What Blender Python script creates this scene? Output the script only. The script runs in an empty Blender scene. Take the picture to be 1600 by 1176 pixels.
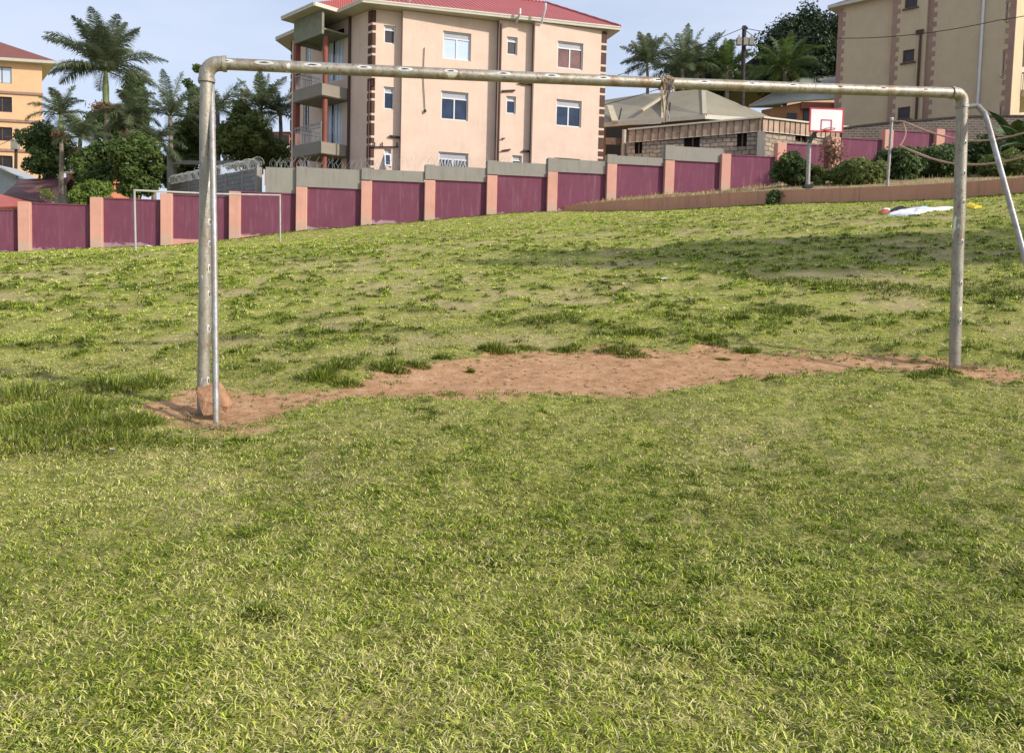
import bpy, math, random
import numpy as np
from mathutils import Vector, Matrix
random.seed(7); rng = np.random.default_rng(7)
R = math.radians; PI = math.pi
sc = bpy.context.scene; COL = sc.collection

# ---------------------------------------------------------------- camera
cam_data = bpy.data.cameras.new('camera'); cam = bpy.data.objects.new('camera', cam_data); COL.objects.link(cam)
cam_data.sensor_width = 36; cam_data.lens = 27; cam_data.shift_y = -0.054
cam_data.clip_start = 0.05; cam_data.clip_end = 3000
CAMZ = 1.5
CM = Matrix.Rotation(R(90-3.4), 4, 'X') @ Matrix.Rotation(0.026, 4, 'Z')
CM = Matrix.Translation((0, 0, CAMZ)) @ CM
cam.matrix_world = CM; sc.camera = cam
# ---------------------------------------------------------------- light
SUN_EL = 30.0; SUN_H = Vector((0.87, -0.50))            # horizontal direction towards the sun
w = bpy.data.worlds.new('World'); sc.world = w; w.use_nodes = True
wt = w.node_tree; bg = wt.nodes['Background']
sky = wt.nodes.new('ShaderNodeTexSky'); sky.sky_type = 'NISHITA'; sky.sun_disc = False
sky.sun_elevation = R(SUN_EL); sky.sun_rotation = math.atan2(SUN_H.x, SUN_H.y)
sky.air_density = 1.0; sky.dust_density = 3.0; sky.ozone_density = 2.0
hz = wt.nodes.new('ShaderNodeMix'); hz.data_type = 'RGBA'; hz.inputs[0].default_value = .72   # thin high haze over the blue
wt.links.new(sky.outputs[0], hz.inputs[6]); hz.inputs[7].default_value = (3.75, 4.15, 5.1, 1)
tc_ = wt.nodes.new('ShaderNodeTexCoord'); mp_ = wt.nodes.new('ShaderNodeMapping'); mp_.inputs['Scale'].default_value = (1.2, 1.2, 4.5); wt.links.new(tc_.outputs['Generated'], mp_.inputs[0])
cn_ = wt.nodes.new('ShaderNodeTexNoise'); cn_.inputs['Scale'].default_value = 2.2; cn_.inputs['Detail'].default_value = 6; cn_.inputs['Roughness'].default_value = .6; wt.links.new(mp_.outputs[0], cn_.inputs['Vector'])
cr_ = wt.nodes.new('ShaderNodeMapRange'); cr_.inputs[1].default_value = .3; cr_.inputs[2].default_value = .7; cr_.inputs[3].default_value = .58; cr_.inputs[4].default_value = .92
wt.links.new(cn_.outputs['Fac'], cr_.inputs[0]); wt.links.new(cr_.outputs[0], hz.inputs[0])
wt.links.new(hz.outputs[2], bg.inputs[0]); bg.inputs[1].default_value = 0.145
sd = bpy.data.lights.new('sun', 'SUN'); sd.energy = 3.8; sd.angle = R(2.0); sd.color = (1.0, 0.93, 0.82)
so = bpy.data.objects.new('sun', sd); COL.objects.link(so)
sv = Vector((SUN_H.x*math.cos(R(SUN_EL)), SUN_H.y*math.cos(R(SUN_EL)), math.sin(R(SUN_EL))))
so.rotation_euler = sv.to_track_quat('Z', 'Y').to_euler(); so.location = (20, -12, 20)
sc.view_settings.view_transform = 'Standard'; sc.view_settings.look = 'None'
sc.view_settings.exposure = 0.45; sc.view_settings.gamma = 1.0
sc.render.resolution_x = 1024; sc.render.resolution_y = 752
try: sc.cycles.use_denoising = True
except Exception: pass
sc.cycles.max_bounces = 6; sc.cycles.diffuse_bounces = 3; sc.cycles.transmission_bounces = 3; sc.cycles.transparent_max_bounces = 6

# ---------------------------------------------------------------- measured points -> places in metres
def ray(px, py):
    d = Vector(((px-800)/1200.0, -((py-588)+86.4)/1200.0*1.0 + 0*px, -1.0))
    d = Vector(((px-800)/1200.0, -(py-588+0.054*1600)/1200.0, -1.0))
    return (CM.to_3x3() @ d)
def P(px, py, Y):
    d = ray(px, py); t = Y/d.y
    return Vector((d.x*t, Y, CAMZ + d.z*t))
def hit(px, py, O, u):                                  # ray with the vertical plane through O along u -> (s, z)
    d = ray(px, py); n = Vector((u[1], -u[0]))
    t = (O[0]*n.x+O[1]*n.y)/(d.x*n.x+d.y*n.y)
    X = d.x*t-O[0]; Y = d.y*t-O[1]
    return X*u[0]+Y*u[1], CAMZ+d.z*t

# ---------------------------------------------------------------- helpers
def tag(o, label=None, cat=None, group=None, kind=None):
    if label: o['label'] = label
    if cat: o['category'] = cat
    if group: o['group'] = group
    if kind: o['kind'] = kind
    return o
def empty(name, loc, label=None, cat=None, group=None):
    o = bpy.data.objects.new(name, None); o.empty_display_size = .3; o.location = loc
    COL.objects.link(o); o.matrix_world = Matrix.Translation(Vector(loc)); o.matrix_basis = o.matrix_world
    return tag(o, label, cat, group)
class MB:
    def __init__(s): s.v = []; s.f = []; s.m = []
    def face(s, pts, m=0):
        i = len(s.v); s.v += [tuple(p) for p in pts]; s.f.append(tuple(range(i, i+len(pts)))); s.m.append(m)
    def box(s, c, h, u=(1, 0), m=0, up=None):           # centre, half sizes (along u, across, up)
        ux = Vector((u[0], u[1], 0)).normalized(); uy = Vector((-ux.y, ux.x, 0)); uz = Vector((0, 0, 1))
        s.obox(Vector(c), ux*h[0], uy*h[1], uz*h[2], m)
    def obox(s, c, a, b, d, m=0):
        q = [c+sa*a+sb*b+sd_*d for sd_ in (-1, 1) for sb in (-1, 1) for sa in (-1, 1)]
        i = len(s.v); s.v += [tuple(p) for p in q]
        for f in ((0, 2, 3, 1), (4, 5, 7, 6), (0, 1, 5, 4), (2, 6, 7, 3), (0, 4, 6, 2), (1, 3, 7, 5)):
            s.f.append(tuple(i+k for k in f)); s.m.append(m)
    def bar(s, p, q, r, r2=None, m=0):
        p = Vector(p); q = Vector(q); d = (q-p); L = d.length; d.normalize()
        a = d.cross(Vector((0, 0, 1)));
        if a.length < .01: a = Vector((1, 0, 0))
        a.normalize(); b = a.cross(d); s.obox((p+q)/2, d*L/2, a*r, b*(r2 or r), m)
    def tube(s, path, rad, n=12, m=0, cap=True):
        path = [Vector(p) for p in path]; k = len(path)
        if not hasattr(rad, '__len__'): rad = [rad]*k
        t0 = (path[1]-path[0]).normalized(); a = t0.cross(Vector((0, 0, 1)))
        if a.length < .05: a = t0.cross(Vector((1, 0, 0)))
        a.normalize(); i0 = len(s.v)
        for j in range(k):
            t = (path[min(j+1, k-1)]-path[max(j-1, 0)]).normalized()
            a = (a-t*a.dot(t)).normalized(); b = t.cross(a)
            for q in range(n):
                an = 2*PI*q/n; s.v.append(tuple(path[j]+(a*math.cos(an)+b*math.sin(an))*rad[j]))
        for j in range(k-1):
            for q in range(n):
                q2 = (q+1) % n; s.f.append((i0+j*n+q, i0+j*n+q2, i0+(j+1)*n+q2, i0+(j+1)*n+q)); s.m.append(m)
        if cap:
            s.f.append(tuple(i0+q for q in range(n))[::-1]); s.m.append(m)
            s.f.append(tuple(i0+(k-1)*n+q for q in range(n))); s.m.append(m)
    def prism(s, poly, z0, z1, m=0):
        n = len(poly); i = len(s.v)
        s.v += [(p[0], p[1], z0) for p in poly]+[(p[0], p[1], z1) for p in poly]
        s.f.append(tuple(range(i, i+n))[::-1]); s.f.append(tuple(range(i+n, i+2*n))); s.m += [m, m]
        for k in range(n):
            k2 = (k+1) % n; s.f.append((i+k, i+k2, i+n+k2, i+n+k)); s.m.append(m)
    def build(s, name, mats, parent=None, smooth=False):
        me = bpy.data.meshes.new(name); me.from_pydata(s.v, [], s.f)
        if not isinstance(mats, (list, tuple)): mats = [mats]
        for mt in mats: me.materials.append(mt)
        if len(mats) > 1: me.polygons.foreach_set('material_index', s.m)
        me.update()
        if smooth:
            me.polygons.foreach_set('use_smooth', [True]*len(me.polygons))
            try: me.set_sharp_from_angle(angle=R(40))
            except Exception: pass
        o = bpy.data.objects.new(name, me); COL.objects.link(o)
        if parent is not None:
            o.parent = parent; o.matrix_parent_inverse = wmat(parent).inverted()
        return o
def wmat(o):
    m = o.matrix_basis.copy()
    if o.parent: m = wmat(o.parent) @ o.matrix_parent_inverse @ m
    return m
def npmesh(name, verts, faces_flat, loop_tot, mat, parent=None, fattr=None, fcol=None):
    me = bpy.data.meshes.new(name); nv = len(verts); nf = len(loop_tot)
    me.vertices.add(nv); me.vertices.foreach_set('co', np.ascontiguousarray(verts, dtype=np.float32).ravel())
    me.loops.add(len(faces_flat)); me.loops.foreach_set('vertex_index', np.ascontiguousarray(faces_flat, dtype=np.int32))
    me.polygons.add(nf); ls = np.zeros(nf, dtype=np.int32); ls[1:] = np.cumsum(loop_tot)[:-1]
    me.polygons.foreach_set('loop_start', ls)
    try: me.polygons.foreach_set('loop_total', np.asarray(loop_tot, dtype=np.int32))
    except Exception: pass
    me.materials.append(mat); me.update(calc_edges=True)
    if fattr is not None:
        a = me.attributes.new('v', 'FLOAT', 'FACE'); a.data.foreach_set('value', np.asarray(fattr, dtype=np.float32))
    if fcol is not None:
        a = me.attributes.new('gcol', 'FLOAT_COLOR', 'FACE'); a.data.foreach_set('color', np.ascontiguousarray(fcol, dtype=np.float32).ravel())
    o = bpy.data.objects.new(name, me); COL.objects.link(o)
    if parent is not None:
        o.parent = parent; o.matrix_parent_inverse = wmat(parent).inverted()
    return o
_tab = rng.random((16, 256, 256))
def vn(x, y, scale, seed=0):                            # smooth value noise 0..1
    T = _tab[seed % 16]; X = np.asarray(x)/scale+37.3*seed; Y = np.asarray(y)/scale+11.9*seed
    xi = np.floor(X).astype(int); yi = np.floor(Y).astype(int); fx = X-xi; fy = Y-yi
    fx = fx*fx*(3-2*fx); fy = fy*fy*(3-2*fy); a = xi % 256; b = yi % 256; a1 = (a+1) % 256; b1 = (b+1) % 256
    return (T[a, b]*(1-fx)+T[a1, b]*fx)*(1-fy)+(T[a, b1]*(1-fx)+T[a1, b1]*fx)*fy
def fn(x, y, scale, seed=0, oct=3):
    s = 0; am = 1; tot = 0
    for k in range(oct): s = s+am*vn(x, y, scale/2**k, seed+k); tot += am; am *= .55
    return s/tot

# ---------------------------------------------------------------- materials
def newmat(name):
    m = bpy.data.materials.new(name); m.use_nodes = True
    return m, m.node_tree, m.node_tree.nodes['Principled BSDF']
def nd(t, typ, **kw):
    n = t.nodes.new(typ)
    for k, v in kw.items(): setattr(n, k, v)
    return n
def noise(t, scale, detail=4, rough=.6, vec=None, dist=0):
    n = nd(t, 'ShaderNodeTexNoise'); n.inputs['Scale'].default_value = scale; n.inputs['Detail'].default_value = detail
    n.inputs['Roughness'].default_value = rough; n.inputs['Distortion'].default_value = dist
    if vec is None:
        g = nd(t, 'ShaderNodeTexCoord'); vec = g.outputs['Object']
    t.links.new(vec, n.inputs['Vector']); return n.outputs['Fac']
def scaled(t, sx, sy, sz):
    g = nd(t, 'ShaderNodeTexCoord'); mp = nd(t, 'ShaderNodeMapping'); mp.inputs['Scale'].default_value = (sx, sy, sz)
    t.links.new(g.outputs['Object'], mp.inputs['Vector']); return mp.outputs[0]
def ramp(t, fac, stops):
    r = nd(t, 'ShaderNodeValToRGB'); e = r.color_ramp.elements
    while len(e) < len(stops): e.new(.5)
    for k, (p, c) in enumerate(stops):
        e[k].position = p; e[k].color = (c, c, c, 1) if not hasattr(c, '__len__') else (*c, 1)
    t.links.new(fac, r.inputs['Fac']); return r.outputs['Color']
def mix(t, fac, a, b, mode='MIX'):
    n = nd(t, 'ShaderNodeMix', data_type='RGBA', blend_type=mode)
    for sock, v in ((n.inputs[0], fac), (n.inputs[6], a), (n.inputs[7], b)):
        if hasattr(v, 'node'): t.links.new(v, sock)
        elif hasattr(v, '__len__'): sock.default_value = (*v, 1)
        else: sock.default_value = v
    return n.outputs[2]
def bump(t, b, h, strength=.3, dist=.02):
    n = nd(t, 'ShaderNodeBump'); n.inputs['Strength'].default_value = strength; n.inputs['Distance'].default_value = dist
    t.links.new(h, n.inputs['Height']); t.links.new(n.outputs[0], b.inputs['Normal'])
def mat(name, c, rough=.8, var=.12, scale=3.0, c2=None, lo=.4, hi=.7, metal=0, bmp=0, bscale=60, spec=.3):
    m, t, b = newmat(name)
    f = noise(t, scale, 6, .65); dark = tuple(x*(1-var*2.2) for x in c)
    col = ramp(t, f, [(.3, dark), (.7, c)])
    if c2:
        f2 = noise(t, scale*.45, 8, .75, dist=.5); col = mix(t, ramp(t, f2, [(lo, 0.0), (hi, 1.0)]), col, c2)
    t.links.new(col, b.inputs['Base Color']); b.inputs['Roughness'].default_value = rough; b.inputs['Metallic'].default_value = metal
    b.inputs['Specular IOR Level'].default_value = spec
    if bmp: bump(t, b, noise(t, bscale, 5, .7), bmp, .01)
    return m
def leafmat(name, c1, c2, c3=None, trans=.35, rough=.5):
    m, t, b = newmat(name)
    a = nd(t, 'ShaderNodeAttribute', attribute_name='v')
    st = [(0, c1), (1, c2)] if not c3 else [(0, c1), (.85, c2), (1, c3)]
    col = ramp(t, a.outputs['Fac'], st)
    t.links.new(col, b.inputs['Base Color']); b.inputs['Roughness'].default_value = rough
    b.inputs['Specular IOR Level'].default_value = .3
    tr = nd(t, 'ShaderNodeBsdfTranslucent'); t.links.new(col, tr.inputs['Color'])
    mx = nd(t, 'ShaderNodeMixShader'); mx.inputs[0].default_value = trans
    t.links.new(b.outputs[0], mx.inputs[1]); t.links.new(tr.outputs[0], mx.inputs[2])
    t.links.new(mx.outputs[0], t.nodes['Material Output'].inputs['Surface'])
    return m
def wallmat(name, c, stain=(.30, .26, .22), amt=.35, drip=True, fade=None, peel=None):
    m, t, b = newmat(name)
    f = noise(t, 1.2, 6, .7); col = ramp(t, f, [(.3, tuple(x*.86 for x in c)), (.7, c)])
    if drip:                                            # rain streaks and blotches
        v = scaled(t, 3.0, 3.0, .25); d = noise(t, 2.2, 6, .7, v)
        col = mix(t, mixf(t, ramp(t, d, [(.52, 0.0), (.78, 1.0)]), amt), col, stain)
    if peel:                                            # old paint flaked off near the ground, splashed soil
        g = nd(t, 'ShaderNodeTexCoord'); sp = nd(t, 'ShaderNodeSeparateXYZ'); t.links.new(g.outputs['Generated'], sp.inputs[0])
        lo = ramp(t, sp.outputs[2], [(.30, 1.0), (.50, 0.0)]); k = noise(t, 2.6, 8, .7)
        mu = nd(t, 'ShaderNodeMath', operation='MULTIPLY'); t.links.new(lo, mu.inputs[0]); t.links.new(k, mu.inputs[1])
        col = mix(t, ramp(t, mu.outputs[0], [(.33, 0.0), (.37, .75)]), col, peel)
        k2 = noise(t, .7, 6, .7); col = mix(t, mixf(t, ramp(t, k2, [(.45, 0.0), (.65, 1.0)]), .45), col, tuple(x*.72 for x in c))
    if fade:
        d = noise(t, 1.1, 8, .75, dist=.6); col = mix(t, mixf(t, ramp(t, d, [(.5, 0.0), (.72, 1.0)]), .6), col, fade)
    t.links.new(col, b.inputs['Base Color']); b.inputs['Roughness'].default_value = .85
    b.inputs['Specular IOR Level'].default_value = .2
    bump(t, b, noise(t, 25, 5, .7), .25, .01)
    return m
def mixf(t, col, k):
    n = nd(t, 'ShaderNodeMath', operation='MULTIPLY'); t.links.new(col, n.inputs[0]); n.inputs[1].default_value = k; return n.outputs[0]
def brickmat(name, c1, c2, mortar, bw=.4, bh=.2, ms=.02, rot=0.0, warp=.02):
    m, t, b = newmat(name)
    g = nd(t, 'ShaderNodeTexCoord'); mp = nd(t, 'ShaderNodeMapping'); mp.inputs['Rotation'].default_value = (0, 0, -rot)
    t.links.new(g.outputs['Object'], mp.inputs[0])
    sp = nd(t, 'ShaderNodeSeparateXYZ'); t.links.new(mp.outputs[0], sp.inputs[0])
    cb = nd(t, 'ShaderNodeCombineXYZ'); t.links.new(sp.outputs[0], cb.inputs[0]); t.links.new(sp.outputs[2], cb.inputs[1])
    br = nd(t, 'ShaderNodeTexBrick'); br.inputs['Scale'].default_value = 1; br.inputs['Brick Width'].default_value = bw
    br.inputs['Row Height'].default_value = bh; br.inputs['Mortar Size'].default_value = ms; br.inputs['Bias'].default_value = 0
    br.inputs['Color1'].default_value = (*c1, 1); br.inputs['Color2'].default_value = (*c2, 1); br.inputs['Mortar'].default_value = (*mortar, 1)
    wn = nd(t, 'ShaderNodeTexNoise'); wn.inputs['Scale'].default_value = 2.5; t.links.new(cb.outputs[0], wn.inputs['Vector'])
    wm = nd(t, 'ShaderNodeVectorMath', operation='MULTIPLY_ADD'); t.links.new(wn.outputs['Color'], wm.inputs[0]); wm.inputs[1].default_value = (warp*2, warp*2, 0); t.links.new(cb.outputs[0], wm.inputs[2])
    t.links.new(wm.outputs[0], br.inputs[0])
    col = mix(t, noise(t, 3, 6, .7), br.outputs[0], mix(t, .6, br.outputs[0], (.12, .10, .08), 'MULTIPLY'))
    t.links.new(col, b.inputs['Base Color']); b.inputs['Roughness'].default_value = .9
    bump(t, b, br.outputs['Fac'], -.5, .02)
    return m
def glassmat(name, c=(.02, .03, .05), rough=.06):
    m, t, b = newmat(name); f = noise(t, 1.5, 3)
    t.links.new(ramp(t, f, [(.4, c), (.6, tuple(x*1.8 for x in c))]), b.inputs['Base Color'])
    b.inputs['Roughness'].default_value = rough; b.inputs['Specular IOR Level'].default_value = .6
    return m
M = {}
M['cream'] = wallmat('cream_plaster', (.66, .50, .405), (.44, .34, .28), .4)
M['yellow'] = wallmat('tan_plaster', (.54, .43, .285), (.36, .28, .19), .3)
M['orange'] = wallmat('orange_plaster', (.74, .47, .27), (.5, .33, .2), .25)
M['maroon'] = wallmat('maroon_paint', (.175, .056, .092), (.27, .17, .19), .6, peel=(.42, .30, .32))
M['pink'] = wallmat('salmon_paint', (.60, .32, .25), (.36, .22, .17), .5, peel=(.45, .33, .26))
M['salmon'] = wallmat('terracotta_paint', (.56, .29, .19), (.20, .12, .08), .7, fade=(.44, .25, .17))
M['cement'] = wallmat('grey_cement', (.27, .255, .225), (.14, .13, .115), .7)
M['slabgrey'] = wallmat('grey_slab_paint', (.25, .22, .18), (.15, .13, .11), .3)
M['block'] = brickmat('block_masonry', (.30, .29, .28), (.23, .22, .22), (.16, .15, .15), .45, .22, .02)
M['brickp'] = brickmat('rough_block', (.50, .39, .29), (.34, .27, .21), (.17, .13, .10), .42, .24, .03, R(-8), .10)
M['brickd'] = brickmat('dark_brick', (.17, .12, .10), (.11, .085, .075), (.25, .21, .17), .32, .14, .03)
M['quoin'] = mat('brown_paint', (.10, .05, .035), .8)
M['quoinp'] = mat('dull_pink_paint', (.36, .225, .175), .8)
M['brownpipe'] = mat('brown_pipe', (.07, .035, .028), .5)
M['redcol'] = mat('red_oxide_paint', (.24, .075, .05), .7)
M['white'] = mat('white_frame', (.62, .62, .63), .4, .05)
M['fascia'] = mat('cream_fascia', (.52, .48, .40), .5, .06)
M['glassb'] = glassmat('blue_glass', (.012, .022, .05))
M['glassk'] = glassmat('dark_glass', (.012, .009, .012), .5)
M['glassr'] = glassmat('brown_curtained_glass', (.10, .045, .04), .25)
M['skyglass'] = mat('painted_sky_glass', (.50, .60, .72), .1, .05, spec=.8)  # reflected sky put into the pane colour as pale blue
M['frost'] = mat('frosted_pane', (.36, .37, .42), .5, .06)
M['dark'] = mat('dark_opening', (.012, .010, .009), .9)
M['olive'] = mat('olive_sheet_roof', (.27, .24, .17), .5, .1, .6, c2=(.20, .18, .13))
M['wood'] = mat('weathered_wood', (.20, .13, .085), .85, .3, 8)
M['board'] = mat('pale_board', (.40, .28, .20), .85, .25, 1.8, c2=(.50, .37, .27))
M['rust'] = mat('rusty_steel', (.16, .07, .04), .8, .3, 8)
M['trunk'] = mat('palm_trunk', (.30, .25, .20), .85, .25, 4)
M['bark'] = mat('bark', (.09, .065, .045), .9, .3, 6)
M['shaft'] = mat('green_crownshaft', (.16, .20, .07), .5, .1, 2)
M['straw'] = leafmat('dry_frond', (.14, .08, .05), (.28, .17, .10))
M['palm'] = leafmat('palm_leaf', (.075, .10, .055), (.18, .215, .11), (.34, .35, .20), .4)
M['palmg'] = leafmat('green_palm_leaf', (.05, .09, .02), (.14, .20, .05), (.3, .3, .12), .35)
M['leafd'] = leafmat('dark_leaf', (.045, .075, .025), (.13, .19, .06), (.26, .31, .12), .4)
M['leafm'] = leafmat('mid_leaf', (.08, .11, .03), (.22, .26, .07), (.40, .36, .13), .4)
M['leafb'] = leafmat('bright_leaf', (.08, .13, .02), (.22, .30, .06), (.4, .42, .15), .4)
M['galv'] = mat('galvanised_pipe', (.42, .42, .43), .45, .22, 18, c2=(.26, .22, .18), metal=.4, bmp=.3, bscale=60)
M['wire'] = mat('black_wire', (.03, .03, .03), .6)
M['razor'] = mat('razor_wire', (.34, .35, .35), .5, .05, metal=.2)
def paintedpipe():
    m, t, b = newmat('worn_pipe_paint')
    v = scaled(t, 1, 1, .35)
    f = noise(t, 13, 8, .78, v); base = ramp(t, f, [(.3, (.20, .18, .14)), (.5, (.31, .285, .24)), (.75, (.40, .38, .34))])
    r = noise(t, 4.2, 10, .82, v, dist=.8); rust = mixf(t, ramp(t, r, [(.50, 0.0), (.62, 1.0)]), .85)
    col = mix(t, rust, base, (.20, .13, .075))
    r2 = noise(t, 7, 8, .8, v, dist=.5); col = mix(t, mixf(t, ramp(t, r2, [(.56, 0.0), (.64, 1.0)]), .7), col, (.46, .42, .34))
    r3 = noise(t, 22, 8, .8); col = mix(t, mixf(t, ramp(t, r3, [(.58, 0.0), (.66, 1.0)]), .8), col, (.13, .085, .055))
    s = noise(t, 55, 3, .6); col = mix(t, mixf(t, ramp(t, s, [(.62, 0.0), (.66, 1.0)]), .8), col, (.10, .06, .04))
    p = noise(t, 9, 5, .6, v); chip = ramp(t, p, [(.66, 0.0), (.68, 1.0)]); col = mix(t, chip, col, (.68, .66, .60))
    t.links.new(col, b.inputs['Base Color']); b.inputs['Metallic'].default_value = .45
    t.links.new(ramp(t, f, [(.3, .36), (.7, .55)]), b.inputs['Roughness'])
    b.inputs['Specular IOR Level'].default_value = .5
    bump(t, b, noise(t, 40, 8, .8), .6, .006)
    return m
M['pipe'] = paintedpipe()
M['weldglare'] = mat('weld_patch_glare', (.66, .65, .62), .4, .2, 60, metal=.2)  # silvery weld patches with the highlight put into the colour
def tilemat(name, c, u, pitch=.35, row=.35):
    m, t, b = newmat(name)
    g = nd(t, 'ShaderNodeTexCoord'); mp = nd(t, 'ShaderNodeMapping'); mp.inputs['Rotation'].default_value = (0, 0, -math.atan2(u[1], u[0]))
    t.links.new(g.outputs['Object'], mp.inputs[0])
    wv = nd(t, 'ShaderNodeTexWave', wave_type='BANDS', bands_direction='X'); wv.inputs['Scale'].default_value = .314/pitch
    wv.inputs['Distortion'].default_value = 0; t.links.new(mp.outputs[0], wv.inputs[0])
    w2 = nd(t, 'ShaderNodeTexWave', wave_type='BANDS', bands_direction='Y', wave_profile='SAW'); w2.inputs['Scale'].default_value = .314/row
    w2.inputs['Distortion'].default_value = 0; t.links.new(mp.outputs[0], w2.inputs[0])
    add = nd(t, 'ShaderNodeMath', operation='ADD'); t.links.new(wv.outputs['Fac'], add.inputs[0]); t.links.new(w2.outputs['Fac'], add.inputs[1])
    f = noise(t, .8, 6, .7)
    t.links.new(ramp(t, f, [(.3, tuple(x*.8 for x in c)), (.7, c)]), b.inputs['Base Color'])
    b.inputs['Roughness'].default_value = .55; bump(t, b, add.outputs[0], .9, .06)
    return m

# ================================================================ TERRAIN
WX0, WY0, WDX, WDY = 0-7.4*2.965, 38.2-7.4*.469, 2.965, .469      # compound wall line, 3 m bays
def wp(k): return WX0+WDX*k, WY0+WDY*k
WU = Vector((WDX, WDY)).normalized(); WN = Vector((WU.y, -WU.x))    # WN points to the field
RW = [  # low retaining wall: px, y of its top, y of its foot, distance
    (872, 322, 334, 38.7), (965, 313.5, 332, 36.6), (1060, 307, 332, 34.8), (1140, 301, 327.5, 33.3), (1220, 297, 323, 31.95), (1310, 294, 320, 30.6),
    (1400, 290.5, 318, 29.4), (1500, 285, 314, 28.1), (1600, 277, 307, 26.95), (1720, 268, 299, 25.7)]
ctrl = []
def cp(px, py, Y): p = P(px, py, Y); ctrl.append((p.x, p.y, p.z))
for a in ((0, 0, 0), (-3, 0, -.02), (3, 0, .03), (0, -6, -.3), (-12, -6, -.5), (12, -6, 0), (-3, 2.5, .18), (0, 2.5, .22), (3, 2.5, .27), (-8, 2.5, .1), (8, 2.5, .45)): ctrl.append(a)
cp(318, 641, 5.37); cp(1492, 569, 6.94)
wb = [(37, 394), (149, 388), (260, 384), (367, 373), (467, 361), (567, 353), (664, 346), (761, 337), (854, 331.5)]
for k, (px, py) in enumerate(wb): cp(px, py, wp(k)[1]-.15)
for px, t_, b_, Y in RW[1:]: cp(px, b_, Y)
cp(212, 393, 25.3); cp(437, 378, 33.3)
ctrl += [(-40, 33, 1.7), (-30, 10, .6), (30, 10, 3.0), (40, 25, 5.2), (-60, 60, 3.0), (-30, 60, 3.5), (0, 60, 5.5), (30, 60, 9), (60, 60, 11), (-20, 43, 2.6), (0, 46, 4.4), (15, 46, 6.0), (26, 46, 7.2),
         (-300, 400, 6), (0, 400, 10), (300, 400, 14), (-300, -40, -3), (300, -40, 2), (0, -40, -1.5), (-150, 60, 2.5), (150, 60, 12), (0, 130, 7), (-70, 130, 5), (70, 130, 11)]
ctrl = np.array(ctrl)
def tk(r2): return np.where(r2 > 1e-9, .5*r2*np.log(np.maximum(r2, 1e-9)), 0)
def _solve():
    X = ctrl[:, :2]; n = len(X); K = tk(((X[:, None]-X[None])**2).sum(-1)); K += np.eye(n)*.02
    Pm = np.hstack([np.ones((n, 1)), X]); A = np.zeros((n+3, n+3)); A[:n, :n] = K; A[:n, n:] = Pm; A[n:, :n] = Pm.T
    return np.linalg.solve(A, np.concatenate([ctrl[:, 2], np.zeros(3)]))
_w = _solve()
def h0(x, y):
    x = np.asarray(x, float); y = np.asarray(y, float); o = _w[-3]+_w[-2]*x+_w[-1]*y
    for k in range(len(ctrl)): o = o+_w[k]*tk((x-ctrl[k, 0])**2+(y-ctrl[k, 1])**2)
    return o
def ground_hit(px, py, f=None):
    d = ray(px, py); f = f or (lambda a, b: float(h0(a, b))); t = .5; last = t
    while t < 60:
        if CAMZ+d.z*t < f(d.x*t, d.y*t):
            lo, hi = last, t
            for _ in range(20):
                m_ = (lo+hi)/2
                if CAMZ+d.z*m_ < f(d.x*m_, d.y*m_): hi = m_
                else: lo = m_
            return Vector((d.x*hi, d.y*hi, CAMZ+d.z*hi))
        last = t; t += max(.05, t*.01)
    return Vector((d.x*t, d.y*t, CAMZ+d.z*t))
DIRT = [(228, 632), (300, 612), (400, 607), (500, 603), (570, 590), (640, 578), (700, 562), (760, 552), (860, 547), (1000, 544), (1100, 542), (1160, 547), (1300, 554), (1400, 557), (1490, 562), (1540, 572), (1600, 573), (1750, 575),
        (1750, 602), (1600, 598), (1520, 591), (1480, 577), (1400, 579), (1280, 583), (1150, 598), (1060, 611), (950, 618), (800, 620), (700, 618), (600, 626), (520, 623), (470, 637), (430, 656), (380, 672), (330, 679), (270, 668), (232, 650)]
dpoly = np.array([ground_hit(a, b)[:2] for a, b in DIRT])
def sdist(x, y, poly):                                   # signed distance, inside positive
    x = np.asarray(x, float); y = np.asarray(y, float); d = np.full(x.shape, 1e9); ins = np.zeros(x.shape, bool)
    n = len(poly)
    for i in range(n):
        ax, ay = poly[i]; bx, by = poly[(i+1) % n]; ex, ey = bx-ax, by-ay
        t = np.clip(((x-ax)*ex+(y-ay)*ey)/(ex*ex+ey*ey+1e-12), 0, 1)
        d = np.minimum(d, np.hypot(x-ax-t*ex, y-ay-t*ey))
        c = ((ay > y) != (by > y)); xx = ax+(y-ay)*ex/(ey if abs(ey) > 1e-12 else 1e-12); ins ^= c & (x < xx)
    return np.where(ins, d, -d)
def dirtm(x, y):                                         # 0..1 bare soil
    s = sdist(x, y, dpoly); s = s+(fn(x, y, .5, 3, 5)-.5)*.62+(fn(x, y, .09, 12, 3)-.5)*.22
    return np.clip(s/.24+.5, 0, 1)
def mound(x, y):                                         # little grassy hummocks, 0..1
    y = np.asarray(y, float); a = fn(x, y, .30, 2, 3); reg = fn(x, y, 3.0, 9, 3)
    m = np.clip((a-.50-(.5-reg)*.30)*5.5, 0, 1); near = np.clip((y-4.6)/2.2, .25, 1); farr = np.clip((34-y)/12, .15, 1)
    return m*m*(3-2*m)*near*farr
ledge = np.array([ground_hit(a, b)[:2] for a, b in ((1160, 437), (1260, 446), (1400, 452), (1600, 456), (1750, 458))])
def ledged(x, y):                                        # distance in Y behind the little bank's foot
    x = np.asarray(x, float); ly = np.interp(x, ledge[:, 0], ledge[:, 1]); return np.asarray(y)-ly, np.clip((x-ledge[0, 0])/3, 0, 1)
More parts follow.
